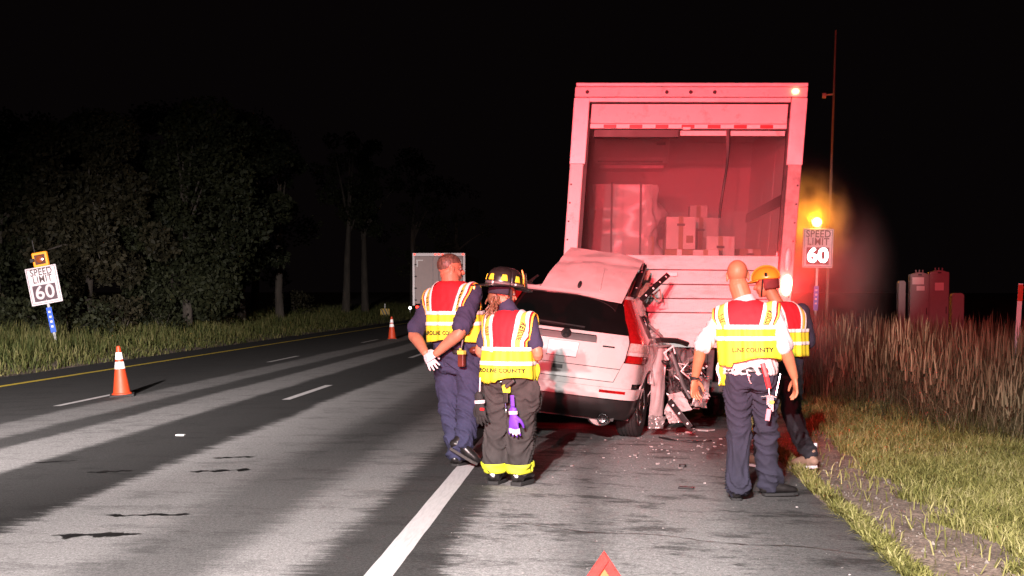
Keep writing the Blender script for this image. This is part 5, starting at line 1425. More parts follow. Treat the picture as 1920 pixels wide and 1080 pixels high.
# ---------------------------------------------------------------- man with the yellow helmet behind
def man_yellow():
    P = thing('person', 'person in yellow helmet and dark trousers stepping behind the bald person', 'person', (1.575, 12.45, -0.085), (0, 0, R(32)))
    la, ra = Vector((-0.06, 0.22, 0.09)), Vector((0.17, -0.20, 0.10))
    lk, rk = Vector((-0.09, 0.15, 0.50)), Vector((0.12, 0.0, 0.50))
    lh, rh = Vector((-0.09, 0.0, 0.92)), Vector((0.095, 0.0, 0.92))
    ls, rs = Vector((-0.20, 0.02, 1.40)), Vector((0.20, -0.02, 1.40))
    le, re = Vector((-0.27, 0.08, 1.13)), Vector((0.30, 0.0, 1.14))
    lw, rw = Vector((-0.20, 0.27, 1.05)), Vector((0.22, 0.22, 1.07))
    hc = Vector((-0.11, 0.10, 1.665))
    torso = [(0.84, 0, 0, .165, .12), (0.95, 0, 0, .18, .125), (1.05, 0, 0, .175, .122), (1.18, 0, 0, .185, .128), (1.30, 0, 0, .20, .13), (1.39, 0, 0, .19, .115), (1.45, 0, 0.005, .14, .085), (1.49, 0, 0.02, .075, .07)]
    b = MB()
    b.rings([(z, cx, cy, rx * .86, ry * .86) for (z, cx, cy, rx, ry) in torso])
    limb(b, [(-.02, 0.015, 1.43), (-.05, 0.04, 1.51), (-.09, 0.07, 1.60)], [.066, .058, .057])
    HM = head_mat(hc, R(35), R(-10), 0); head(b, HM, 1.0, 1.0)
    for sh, el, wr in ((ls, le, lw), (rs, re, rw)):
        limb(b, [sh, sh.lerp(el, .5), el, el.lerp(wr, .35), wr], [.054, .050, .044, .045, .028])
    hand(b, lw, (0.2, 0.8, 0.1), (1, 0, 0), (0, 0, 1), 0.5); hand(b, rw, (-0.3, 0.8, 0.1), (-1, 0, 0), (0, 0, 1), 0.5)
    for h, k, a in ((lh, lk, la), (rh, rk, ra)):
        limb(b, [h, k, a], [.075, .055, .04])
    finish(remesh(b, 0.0065, 2), 'body', M_SKIN, P)
    s = MB(); s.rings([(z, cx, cy, rx + .018, ry + .018) for (z, cx, cy, rx, ry) in torso])
    for sh, el, wr in ((ls, le, lw), (rs, re, rw)):
        limb(s, [sh + (sh - el) * 0.08, sh.lerp(el, .5), el], [.074, .070, .066])
    finish(wrinkles(remesh(s, 0.011, 3), 0.005, 9, 5, 1.7), 'shirt', M_NAVY2, P)
    t = MB(); t.rings([(0.82, 0.0, 0, .176, .135), (0.92, 0.0, 0, .188, .14), (1.02, 0, 0, .178, .13)])
    for h, k, a in ((lh, lk, la), (rh, rk, ra)):
        limb(t, [h + Vector((0, 0, -.02)), h.lerp(k, .5), k, k.lerp(a, .55), a + Vector((0, 0, .06))], [(.105, .115), (.098, .105), (.080, .084), (.072, .076), (.066, .07)])
    finish(wrinkles(remesh(t, 0.011, 3), 0.010, 11, 4.5, 2.5, [(0.2, 0.1, 1.0)]), 'trousers', mat('black_cloth', (.012, .011, .016), .9, var=.2), P)
    for hl, to in (((-.06, .17, 0), (-.08, .44, 0)), ((.17, -.25, .03), (.14, .02, 0))):
        q = MB(); shoe(q, Vector(hl) + Vector((0, 0, .025)), Vector(to) + Vector((0, 0, .025)), .09, .05); limb(q, [Vector(hl) + Vector((0, .05, .06)), Vector(hl) + Vector((0, .05, .15))], [.05, .052])
        o = finish(remesh(q, 0.008, 2), 'boot', mat('tan_boot', (.22, .14, .10), .7, var=.3), P); sole(hl, to, .052, o, .028, M_LATEX)
        m = MB(); m.tube([Vector(hl) + Vector((.045, .05, .10)), Vector(hl) + Vector((.048, .045, .22))], [.014, .016], n=8); m.build('boot_lace', M_LATEX, o, smooth=True)
    f = MB(); f.rings([(0.93, 0, 0, .20, .155), (1.08, 0, 0, .205, .152), (1.22, 0, 0, .212, .15), (1.32, 0, 0, .216, .146), (1.39, 0, 0, .208, .13), (1.445, 0, .004, .16, .105), (1.49, 0, .02, .085, .085)])
    F = Form(remesh(f, 0.012, 6), 0.0, 0.0, 1.26); F.xc = 0.0; F.ztop = 1.45
    vest(P, F, 1.02, 1.25, 1.12, (.085, .11, .15, .176, .19, .199), None, 4.4, letters_r=None, letters_l=None, county=None, a_max=2.5)
    # safety helmet with a short peak
    HK = HM @ Matrix.Translation((0, -0.005, 0.035))
    M_YH = mat('yellow_helmet', (.70, .31, .025), .35, var=.08, coat=.3)
    def dome(u, v):
        a = 2 * math.pi * u; ph = math.pi / 2 * v
        k = 1 + 0.03 * max(0, math.cos(2 * a)) * math.sin(2 * ph)
        return HK @ Vector((0.104 * k * math.cos(ph) * math.cos(a), 0.128 * k * math.cos(ph) * math.sin(a), 0.112 * math.sin(ph) - 0.012 * max(0, -math.sin(a)) * (1 - v)))
    h = MB(); h.sheet(dome, 48, 14, 0.006); he = h.build('helmet', M_YH, P, smooth='all')
    m = MB(); m.sheet(lambda u, v: HK @ Vector(((0.104 + .012 * v) * math.cos(lerp(.25, math.pi - .25, u)), (0.128 + .05 * v) * math.sin(lerp(.25, math.pi - .25, u)), 0.002 - .014 * v)), 20, 4, 0.006); m.build('peak', M_YH, he, smooth='all')
    m = MB(); m.tube([HK @ Vector((0, 0.13 * math.cos(t_), 0.006 + 0.112 * math.sin(t_))) for t_ in [math.pi * i / 14 for i in range(15)]], [(.012, .006)] * 15, n=8); m.build('crest_rib', M_YH, he, smooth=True)
    for s_ in (-1, 1):
        m = MB(); m.ball(HK @ Vector((s_ * .101, -.035, .035)), (.008, .022, .018)); m.build('vent', M_BLACK, he, smooth=True)
        m = MB(); m.tube([HK @ Vector((s_ * .098, 0, 0)), HK @ Vector((s_ * .084, .03, -.10)), HK @ Vector((s_ * .03, .055, -.145))], [(.009, .003)] * 3, n=6); m.build('chin_strap', M_BLACK, he)
    m = MB(); m.sheet(lambda u, v: HM @ Vector((.092 * math.cos(lerp(math.pi, 2 * math.pi, u)), -.005 + .105 * math.sin(lerp(math.pi, 2 * math.pi, u)), .03 - .09 * v)), 24, 5, 0.006); m.build('neck_hood', mat('red_hood', (.16, .02, .02), .8), P, smooth='all')
    return P
man_yellow()

# ================================================================== street furniture, far truck, debris
M_ORANGE = mat('cone_orange', (0.52, 0.05, 0.013), 0.55, var=0.06, vs=10, dirt=0.35, ds=9, dth=0.6, dcol=(.25, .06, .03))
M_COLLAR = mat('cone_collar', (0.88, 0.86, 0.86), 0.45, var=0.04)
M_SIGNW = mat('sign_white', (0.80, 0.69, 0.72), 0.5, var=0.04, vs=3)
M_SIGNB = mat('sign_print', (0.10, 0.06, 0.06), 0.6, var=0.1)
M_GALV = mat('galvanised_post', (0.42, 0.41, 0.40), 0.5, metal=0.3, var=0.2, vs=8)
M_BLUE = mat('blue_plate', (0.02, 0.10, 0.62), 0.5, var=0.06)
M_AMB = mat('amber_plastic', (0.72, 0.26, 0.015), 0.35, var=0.08, coat=.3)
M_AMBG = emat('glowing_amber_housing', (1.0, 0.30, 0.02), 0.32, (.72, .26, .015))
M_AMBON = emat('lit_amber_lamp', (1.0, 0.45, 0.06), 9.0, (.5, .2, .02))
M_DIGON = emat('lit_digits', (1.0, 0.97, 0.95), 5.0, (.8, .8, .8))
M_PANELD = mat('display_dark', (0.085, 0.04, 0.055), 0.5, var=0.1)
M_DIGOFF = mat('display_digits', (0.66, 0.55, 0.57), 0.5, var=0.05)
M_CAB = mat('cabinet_grey', (0.30, 0.26, 0.26), 0.6, var=0.12, vs=4, dirt=.4, ds=4, dth=.55, dcol=(.1, .08, .08))
M_PAPER = mat('label_sheet', (0.85, 0.80, 0.78), 0.7, var=0.04)

# ---- cones
def cone(label, x, y, tilt):
    P = thing('traffic_cone', label, 'cone', (x, y, gz(x)), (tilt[0], tilt[1], R(18)), 'traffic cones along the lane line')
    m = MB(); m.b2((-.185, -.185, 0), (.185, .185, .035)); m.build('base', M_RUB, P, bevel=.012)
    rz = lambda z: lerp(.135, .028, (z - .035) / .745)
    pr = [(.155, .035), (.150, .05), (rz(.055), .06)] + [(rz(z), z) for z in np.linspace(.07, .75, 12)] + [(.024, .775), (.012, .78)]
    m = MB(); m.lathe(pr, n=32); m.build('body', M_ORANGE, P, smooth=True)
    for a, b in ((.43, .535), (.575, .68)):
        m = MB(); m.lathe([(rz(a) + .003, a), (rz(b) + .003, b)], n=32); m.build('reflective_collar', M_COLLAR, P, smooth=True)
    return P
cone('orange traffic cone with two white bands standing at the end of the near lane dash', -7.43, 20.9, (R(1.5), R(-3.5)))
cone('small distant orange traffic cone near the far trailer', -7.13, 46.2, (0, R(-1)))

# ---- speed limit signs
def speed_sign(label, loc, rot, wd, ht, zb, lit, post_only=False):
    P = thing('speed_limit_sign', label, 'road sign', loc, rot, 'variable speed limit signs')
    m = MB(); m.b2((-.035, -.03, -.3), (.035, .03, zb + ht)); m.build('post', M_GALV, P, bevel=.006)
    pl = MB(); pl.b2((-wd / 2, -.075, zb), (wd / 2, -.035, zb + ht)); pn = pl.build('panel', M_SIGNW, P, bevel=.02)
    # border
    e = .035; y = -.0785
    m = MB()
    x1, z0, z1, t = wd / 2 - e, zb + e, zb + ht - e, .014
    m.b2((-x1, y, z0), (x1, y + .003, z0 + t)); m.b2((-x1, y, z1 - t), (x1, y + .003, z1)); m.b2((-x1, y, z0 + t), (-x1 + t, y + .003, z1 - t)); m.b2((x1 - t, y, z0 + t), (x1, y + .003, z1 - t))
    m.build('border', M_SIGNB, pn)
    for s, zf in (('SPEED', .855), ('LIMIT', .66)):
        tx_ = text_mb(s, ht * .255, 1.06, bold=.004)
        tx_.v = [(p[0] * (wd / .91) * .86, y - .001, zb + ht * zf + p[1]) for p in tx_.v]; tx_.build('lettering', M_SIGNB, pn, fix=False)
    m = MB(); m.b2((-wd * .37, y - .006, zb + ht * .09), (wd * .37, y + .002, zb + ht * .52)); dp = m.build('display', M_PANELD, pn, bevel=.006)
    tx_ = text_mb('60', ht * .50, 1.05, bold=.020 if lit else .010)
    tx_.v = [(p[0] * 1.02, y - .010, zb + ht * .305 + p[1]) for p in tx_.v]; tx_.build('digits', M_DIGON if lit else M_DIGOFF, dp, fix=False)
    # beacon above
    zt = zb + ht
    if lit:
        m = MB(); m.b2((-.09, -.05, zt), (.09, .06, zt + .06)); m.build('beacon_bracket', M_GALV, P)
        m = MB(); m.ball((-.06, -.11, zt + .19), (.15, .10, .15)); m.build('lit_beacon', M_AMBON, P, smooth=True)
        m = MB(); m.lathe([(.17, 0), (.17, .16), (.12, .2)], c=(-.06, -.06, zt + .19), n=24, rot=Matrix.Rotation(R(-90), 3, 'X')); m.build('beacon_housing', M_AMB, P, smooth=True)
    else:
        c = (.03, zt + .20)
        m = MB(); m.b2((c[0] - .21, -.03, c[1] - .20), (c[0] + .20, .12, c[1] + .20)); m.build('beacon_housing', M_AMBG, P, bevel=.03)
        m = MB(); m.b2((c[0] - .145, -.045, c[1] - .14), (c[0] + .145, -.031, c[1] + .13)); m.build('dark_face', mat('beacon_face', (.10, .022, .012), .4), P, bevel=.01)
        m = MB(); m.lathe([(.11, 0), (.10, .03), (.02, .05)], c=(c[0], -.046, c[1]), n=24, rot=Matrix.Rotation(R(90), 3, 'X')); m.build('beacon_lens', mat('amber_lens_off', (.30, .07, .02), .2, coat=.5), P, smooth=True)
        m = MB(); m.b2((c[0] - .24, -.14, c[1] - .05), (c[0] - .15, -.03, c[1] + .04)); m.build('hood', M_BLACK, P)
        m = MB(); m.tube([(-.1, .05, zt), (-.1, .05, zt + .75)], .012, n=6); m.build('aerial', M_STEEL, P)
    # blue marker plate on the post
    m = MB(); m.b2((-.075, -.045, zb - .80 if not lit else zb - 1.3), (.075, -.033, zb - .10 if not lit else zb - .55)); bp_ = m.build('marker_plate', M_BLUE, P, bevel=.006)
    z_ = zb - .2 if not lit else zb - .65
    for k in range(4):
        m = MB(); m.b2((-.03, -.049, z_ - .055 - .135 * k), (.03, -.046, z_ - .135 * k)); m.build('marker_mark', M_SIGNW, bp_)
    for k in range(2):
        m = MB(); m.lathe([(.018, 0), (.012, .012)], c=(0, -.078, zb + ht * (.10 + .86 * k) - .05 * k), n=8, rot=Matrix.Rotation(R(90), 3, 'X')); m.build('bolt', M_GALV, pn)
    return P
speed_sign('white speed limit sign leaning on the grass verge below the big trees', (-15.1, 37.4, gz(-15.1)), (0, R(-10.5), R(6)), .86, 1.04, 1.28, False)
sR = speed_sign('speed limit sign with glowing digits and lit amber beacon beyond the truck', (6.40, 43.0, -.25), (0, R(1.5), R(-6)), .91, 1.20, 2.49, True)
bl = bpy.data.lights.new('beacon_light', 'POINT'); bl.energy = 130; bl.color = (1.0, 0.33, 0.01); bl.shadow_soft_size = .10
o = bpy.data.objects.new('beacon_light', bl); COL.objects.link(o); o.location = (6.33, 43.40, 3.75)
tlg = bpy.data.lights.new('tail_light_glow', 'POINT'); tlg.energy = 20; tlg.color = (1.0, 0.008, 0.014); tlg.shadow_soft_size = .06
o = bpy.data.objects.new('tail_light_glow', tlg); COL.objects.link(o); o.location = (2.10, 15.66, 1.62)

# ---- tall thin pole
P = thing('utility_mast', 'tall thin grey mast rising behind the truck with a short side arm', 'mast', (7.06, 45, -.2), (0, R(1.2), 0))
m = MB(); m.tube([(0, 0, 0), (0, 0, 5), (0, 0, 10.0)], [.055, .045, .03], n=10); m.build('shaft', mat('mast_grey', (.13, .12, .12), .6), P, smooth=True)
m = MB(); m.tube([(-.30, 0, 7.95), (0.02, 0, 7.98)], .03, n=8); m.box((-.30, 0, 7.93), (.12, .1, .16)); m.build('side_arm', M_GALV, P, bevel=.01)

# ---- control cabinets beyond the tall grass
def cabinet(label, x, y, wd, ht, sheets, gable=True):
    P = thing('control_cabinet', label, 'cabinet', (x, y, -.32), (0, 0, R(-4)), 'roadside control cabinets')
    m = MB(); pts = [(-wd / 2, -.22, 0), (wd / 2, -.22, 0), (wd / 2, -.22, ht - .06)] + ([(wd * .3, -.22, ht - .03), (wd * .14, -.22, ht), (-wd * .14, -.22, ht), (-wd * .3, -.22, ht - .03)] if gable else [(wd * .3, -.22, ht), (-wd * .3, -.22, ht)]) + [(-wd / 2, -.22, ht - .06)]
    m.poly(pts, .44, nrm=(0, 1, 0)); m.build('body', M_CAB, P, bevel=.012)
    m = MB(); m.b2((-wd * .44, -.235, .1), (wd * .44, -.2215, ht - .12)); d = m.build('door', M_CAB, P, bevel=.008)
    m = MB(); m.b2((wd * .34, -.26, ht * .5), (wd * .38, -.236, ht * .58)); m.build('handle', M_STEEL, d, bevel=.004)
    if gable:
        m = MB(); m.b2((-.05, -.24, ht - .09), (.05, -.2225, ht - .05)); m.build('lifting_slot', M_BLACK, P)
        for s in (-1, 0, 1):
            m = MB(); m.tube([(s * wd * .18, -.1, ht), (s * wd * .18, -.1, ht + .07)], .02, n=8); m.build('lug', M_CAB, P)
    for (cx, cz, sw, sh) in sheets:
        m = MB(); m.b2((cx - sw / 2, -.2395, cz - sh / 2), (cx + sw / 2, -.2365, cz + sh / 2)); m.build('label_sheet', M_PAPER, d)
    return P
cabinet('grey roadside cabinet with two pale sheets on its door', 8.86, 40, .52, 2.38, [(-.05, 2.14, .32, .20), (.02, 1.93, .22, .13)])
cabinet('grey roadside cabinet with a single pale sheet on its door', 9.41, 40.05, .54, 2.44, [(0, 1.98, .24, .22)])
cabinet('low dark box beside the taller cabinets at the field edge', 10.05, 40.5, .34, 1.80, [], False)
cabinet('low dark box half hidden left of the twin cabinets', 8.50, 40.6, .20, 2.15, [], False)

# ---- delineator, chevron board
P = thing('delineator_post', 'slim orange and white delineator post at the edge of the tall grass', 'post', (6.93, 24, -.25), (0, R(2.5), 0))
m = MB(); m.b2((-.04, -.012, 0), (.04, .012, 1.90)); m.build('shaft', M_SIGNW, P, bevel=.006)
m = MB(); m.b2((-.042, -.017, 1.60), (.042, -.0125, 1.88)); m.build('orange_reflector', M_ORANGE, P)
P = thing('chevron_board', 'small yellow board with black diagonal stripes on the far verge', 'road sign', (-14.35, 90, -.15), (0, 0, R(8)))
m = MB(); m.b2((-.03, 0, 0), (.03, .05, .9)); m.build('post', M_GALV, P)
m = MB(); m.b2((-.30, -.03, .05), (.30, -.002, .58)); bo = m.build('board', mat('board_yellow', (.80, .50, .02), .5, var=.05), P, bevel=.02)
for k in range(3):
    m = MB(); c = -.22 + .2 * k
    m.poly([(c - .06, -.034, .56), (c + .03, -.034, .56), (min(.29, c + .27), -.034, .08), (min(.29, c + .18), -.034, .08)], .003, nrm=(0, 1, 0)); m.build('stripe', M_BLACK, bo)
P = thing('reflector_post', 'tiny white reflector made to glow on a short post far along the left verge', 'reflector', (-14.1, 100, -.15))
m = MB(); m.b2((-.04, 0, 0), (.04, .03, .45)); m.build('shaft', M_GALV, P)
m = MB(); m.ball((0, -.02, .52), (.10, .03, .10)); m.build('reflector', emat('glowing_reflector', (1, .95, .85), 3.0), P, smooth=True)  # reflector face given its own emission to show as a bright dot

# ---- far trailer in the left lane
P = thing('semi_trailer', 'pale box trailer stopped far ahead in the left lane', 'trailer', (-8.40, 70, gz(-8.4)), (0, 0, R(2.0)))
W2, ZR, LN = 1.28, 3.62, 13.5
m = MB(); m.b2((-W2 + .01, .08, 1.05), (W2 - .01, LN, ZR - .02)); m.build('box', mat('trailer_side', (.16, .13, .13), .5, var=.1), P, bevel=.02)
for s, nm in ((-1, 'left_post'), (1, 'right_post')):
    m = MB(); m.b2((s * W2 - .06, 0, .95), (s * W2 + .06, .1, ZR)); m.build(nm, M_ALU, P, bevel=.01)
m = MB(); m.b2((-W2 + .061, 0, ZR - .16), (W2 - .061, .1, ZR)); hd = m.build('header', M_ALU, P, bevel=.01)
for s in (-1, 1):
    m = MB(); m.b2(((-W2 + .07) if s < 0 else .01, .03, 1.05), (-.01 if s < 0 else W2 - .07, .075, ZR - .17)); d = m.build('door', mat('trailer_door', (.48, .38, .36), .5, var=.1, vs=3), P, bevel=.01)
    for k in range(4):
        m = MB(); a = s * (W2 - .10); m.b2((a - .06, .0, 1.2 + .6 * k), (a + .06, .029, 1.27 + .6 * k)); m.build('hinge', M_STEEL, d)
    m = MB(); a = s * .3; m.tube([(a, .015, 1.05), (a, .015, ZR - .2)], .018, n=8); m.build('lock_bar', M_ALU, d, smooth=True)
    b_ = s * (W2 - .30)
    m = MB(); m.b2((b_ - .17, .012, ZR - .40), (b_ + .17, .0285, ZR - .34)); m.b2((b_ + s * .12 - .04, .012, ZR - .70), (b_ + s * .12 + .04, .0285, ZR - .401)); m.build('corner_reflector', M_TAPEW, d)
for x in (-W2 + .05, -.18, 0, .18, W2 - .05):
    m = MB(); m.ball((x, -.012, ZR - .07), (.05, .02, .03)); m.build('marker_lamp', M_REDON2, hd, smooth=True)
for x in (-1.1, 1.1):
    m = MB(); m.ball((x, .0, .88), (.09, .03, .07)); m.build('tail_lamp', M_REDON2, P, smooth=True)
m = MB(); m.b2((-1.2, .05, .45), (1.2, .14, .56)); m.b2((-.5, .06, .56), (-.42, .14, 1.0)); m.b2((.42, .06, .56), (.5, .14, 1.0)); m.build('underrun_bar', M_TAPEW, P)
for y in (1.6, 2.9):
    for s in (-1, 1):
        wheel(P, 'wheel', (s * 1.02, y, .5), .5, .5, M_STEEL)

# ---- warning triangle
P = thing('warning_triangle', 'red reflective warning triangle standing on the shoulder in front', 'warning triangle', (0.0, 6.42, gz(0)), (R(-4), 0, 0))
TRR = [(0, .300), (-.215, -.02), (.215, -.02)]
def tri_arm(a, b, wd, y):
    a = Vector((a[0], y, a[1])); b = Vector((b[0], y, b[1])); d = (b - a).normalized(); nrm_ = Vector((d.z, 0, -d.x))
    cen = Vector((0, y, .10))
    if nrm_.dot(cen - (a + b) / 2) < 0: nrm_ = -nrm_
    return [a, b, b + nrm_ * wd - d * wd * .6, a + nrm_ * wd + d * wd * .6]
for nm, a, b, y in (('left_arm', TRR[0], TRR[1], -.006), ('right_arm', TRR[0], TRR[2], .004), ('foot_arm', TRR[1], TRR[2], .012)):
    m = MB(); m.poly(tri_arm((a[0], a[1] + .03), (b[0], b[1] + .03), .046, y), .008, nrm=(0, 1, 0)); m.build(nm, mat('triangle_red', (.78, .02, .015), .3, var=.06, vs=30, coat=.4), P, bevel=.002)
m = MB()
m.poly([(0, .012, .245), (-.165, .012, .035), (.165, .012, .035)], .003, nrm=(0, 1, 0)); m.build('orange_infill', mat('triangle_orange', (.5, .105, .02), .5, var=.05), P)
m = MB(); m.b2((-.2, -.09, 0), (.2, .10, .012)); m.build('stand', M_BLACK, P, bevel=.004)

# ---- debris on the shoulder
P = tag(MB().poly([(0.58, 10.96, -.05), (0.70, 10.93, -.05), (0.715, 11.0, -.05), (0.60, 11.03, -.05)], .012, nrm=(0, 0, 1)).build('debris_piece', M_BLACK, bevel=.003), 'flat black plastic shard alone on the open shoulder', 'debris')
m = MB(); pts = []
for i in range(14):
    t = i / 13; x = lerp(.58, 1.12, t); pts.append((x, 14.75 - .25 * math.sin(t * 3.0) - .1 * t, gz(x) + .014))
m.tube(pts, [(.008 + .006 * math.sin(i), .010) for i in range(14)], n=6); tag(m.build('plastic_strip', M_BLACK), 'long thin black trim strip lying by the rear wheel', 'debris', kind='thing')
def shard(label, x, y, s, mt, seed):
    r_ = random.Random(seed); m = MB()
    k = r_.randint(5, 7); pts = []
    for i in range(k):
        a = 2 * math.pi * i / k + r_.uniform(-.3, .3); q = s * r_.uniform(.5, 1.1)
        pts.append((x + q * math.cos(a), y + q * math.sin(a) * .8, gz(x) + .004))
    m.poly(pts, r_.uniform(.01, .03), nrm=(r_.uniform(-.3, .3), r_.uniform(-.2, .2), 1)); return tag(m.build('debris_piece', mt, bevel=.002), label, 'debris')
shard('pale pink bumper shard on the asphalt behind the bald person', 1.12, 15.75, .13, M_PAINTB, 1)
shard('small white shard near the rear wheel', .93, 15.4, .07, M_PAINT, 2)
shard('small dark shard between the wheel and the bald person', .70, 12.35, .05, M_BLACK, 3)
shard('orange lamp shard behind the legs of the helmeted person', 1.62, 13.4, .13, M_AMB, 4)
shard('pale broken lens at the feet of the helmeted person', 1.36, 12.9, .09, mat('broken_lens', (.62, .30, .22), .4), 5)
m = MB(); r_ = random.Random(9)
for k in range(150):
    x = r_.gauss(.75, .45); y = r_.gauss(14.0, 1.3)
    if x > 1.62 or x < -1.2 or y > 15.9: continue
    s = r_.uniform(.004, .016) * (1.6 if r_.random() < .1 else 1)
    m.poly([(x + s * math.cos(a + k), y + s * 1.4 * math.sin(a + k), gz(x) + .004) for a in (0, 1.8, 4.0)], s * .7, nrm=(0, 0, 1))
for k in range(60):
    x = r_.uniform(-1.0, 1.6); y = r_.uniform(7.2, 13)
    s = r_.uniform(.003, .009)
    m.poly([(x + s * math.cos(a + k), y + s * 1.4 * math.sin(a + k), gz(x) + .004) for a in (0, 1.8, 4.0)], s * .7, nrm=(0, 0, 1))
tag(m.build('glass_crumbs', mat('crushed_glass', (.32, .29, .28), .3, var=.4, vs=90)), 'scattered crumbs of broken glass on the shoulder', 'glass', kind='stuff')

# ================================================================== vegetation
def leaf_mat(name, cols, rough=.7, vs=1.5):
    """colour by a per-blade tone attribute and a slow patch noise"""
    m = bpy.data.materials.new(name); m.use_nodes = True
    nt = m.node_tree; N = nt.nodes; L = nt.links; b = N['Principled BSDF']
    at = N.new('ShaderNodeAttribute'); at.attribute_name = 'tone'
    tc = N.new('ShaderNodeTexCoord'); n = N.new('ShaderNodeTexNoise'); n.inputs['Scale'].default_value = vs; n.inputs['Detail'].default_value = 4
    L.new(tc.outputs['Object'], n.inputs['Vector'])
    ad = N.new('ShaderNodeMath'); ad.operation = 'ADD'; L.new(at.outputs['Fac'], ad.inputs[0]); L.new(n.outputs[0], ad.inputs[1])
    ml = N.new('ShaderNodeMath'); ml.operation = 'MULTIPLY'; ml.inputs[1].default_value = .5; L.new(ad.outputs[0], ml.inputs[0])
    rp = N.new('ShaderNodeValToRGB'); L.new(ml.outputs[0], rp.inputs[0])
    cr = rp.color_ramp
    while len(cr.elements) < len(cols): cr.elements.new(.5)
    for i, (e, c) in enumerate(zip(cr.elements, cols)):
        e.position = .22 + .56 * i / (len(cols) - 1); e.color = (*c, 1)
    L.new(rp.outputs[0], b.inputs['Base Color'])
    b.inputs['Roughness'].default_value = rough; b.inputs['Specular IOR Level'].default_value = .3
    tr = N.new('ShaderNodeBsdfTranslucent'); L.new(rp.outputs[0], tr.inputs['Color'])
    mx = N.new('ShaderNodeMixShader'); mx.inputs[0].default_value = .25
    L.new(b.outputs[0], mx.inputs[1]); L.new(tr.outputs[0], mx.inputs[2]); L.new(mx.outputs[0], N['Material Output'].inputs[0])
    return m
def np_mesh(name, V, F3, F4, tone, mt):
    me = bpy.data.meshes.new(name)
    nv = len(V); n4 = len(F4); n3 = len(F3)
    me.vertices.add(nv); me.vertices.foreach_set('co', V.astype(np.float32).ravel())
    loops = np.concatenate([F4.ravel(), F3.ravel()]) if n3 else F4.ravel()
    me.loops.add(len(loops)); me.loops.foreach_set('vertex_index', loops.astype(np.int32))
    me.polygons.add(n4 + n3)
    st = np.concatenate([np.arange(n4) * 4, n4 * 4 + np.arange(n3) * 3])
    me.polygons.foreach_set('loop_start', st.astype(np.int32))
    me.update(calc_edges=True); me.validate()
    a = me.attributes.new('tone', 'FLOAT', 'POINT'); a.data.foreach_set('value', tone.astype(np.float32))
    me.materials.append(mt)
    return me
def blades(bx, by, bz, h, wd, lean, tone, curl=.5):
    n = len(bx); az = rng.uniform(0, 2 * math.pi, n); fa = rng.uniform(0, 2 * math.pi, n)
    dx, dy = np.cos(az) * lean, np.sin(az) * lean; sx, sy = np.cos(fa) * wd / 2, np.sin(fa) * wd / 2
    V = np.zeros((n, 5, 3))
    mz = h * .55
    V[:, 0] = np.stack([bx - sx, by - sy, bz - .02], 1); V[:, 1] = np.stack([bx + sx, by + sy, bz - .02], 1)
    V[:, 2] = np.stack([bx + sx * .8 + dx * .35, by + sy * .8 + dy * .35, bz + mz], 1); V[:, 3] = np.stack([bx - sx * .8 + dx * .35, by - sy * .8 + dy * .35, bz + mz], 1)
    V[:, 4] = np.stack([bx + dx, by + dy, bz + h - np.hypot(dx, dy) * curl], 1)
    i = np.arange(n)[:, None] * 5
    return V.reshape(-1, 3), i + np.array([[3, 2, 4]]), i + np.array([[0, 1, 2, 3]]), np.repeat(tone, 5)
def tz(x, y):
    return np.array([terrain_z(a, b) for a, b in zip(x, y)])
def vnoise(x, y, s, o=0):
    return np.array([noise.noise(Vector((a * s + o, b * s - o, o))) for a, b in zip(x, y)])
def stuff(name, me, label, cat):
    o = link(name, me); return tag(o, label, cat, kind='stuff')

# short bright grass on the right verge, thin along the dirt strip
def short_grass():
    n = 170000
    y = 6.4 + 15.5 * rng.random(n) ** 1.25; x = 1.66 + rng.random(n) * (1.2 + .38 * y)
    nn = vnoise(x, y, 1.6, 3) ; n2 = vnoise(x, y, .6, 9)
    fringe = (x < 1.80 + .07 * nn)
    dirt = (x > 1.80) & (x < 2.42 + .45 * nn + .25 * n2)
    keep = (fringe & (rng.random(n) < .95 - (.5 * (nn < -.1)))) | (~dirt & ~fringe & (nn + .5 * n2 > -.42)) | (dirt & (rng.random(n) < .02 + .08 * (nn > .28)))
    x, y, nn, n2, fr = x[keep], y[keep], nn[keep], n2[keep], fringe[keep]
    # extra blades for the ragged edge
    m_ = 7000; ye = 6.4 + 10 * rng.random(m_) ** 1.2; xe = 1.66 + np.abs(rng.normal(.02, .06, m_)); ne = vnoise(xe, ye, 1.6, 3); k = ne > -.25
    x = np.concatenate([x, xe[k]]); y = np.concatenate([y, ye[k]]); nn = np.concatenate([nn, ne[k]]); n2 = np.concatenate([n2, ne[k]])
    h = .05 + .09 * rng.random(len(x)) + .05 * np.clip(n2 + .3, 0, 1); h *= np.where(x < 1.9, .75, 1) * (1 + .25 * np.clip((x - 3) / 3, 0, 1))
    V, F3, F4, t = blades(x, y, tz(x, y), h, .006 + .006 * rng.random(len(x)), .03 + .12 * rng.random(len(x)), rng.random(len(x)), .35)
    mt = leaf_mat('fresh_grass', [(.09, .095, .022), (.18, .175, .045), (.30, .28, .09), (.44, .39, .18)], vs=1.2)
    stuff('grass', np_mesh('grass', V, F3, F4, t, mt), 'short yellow-green grass on the right verge', 'grass')
short_grass()
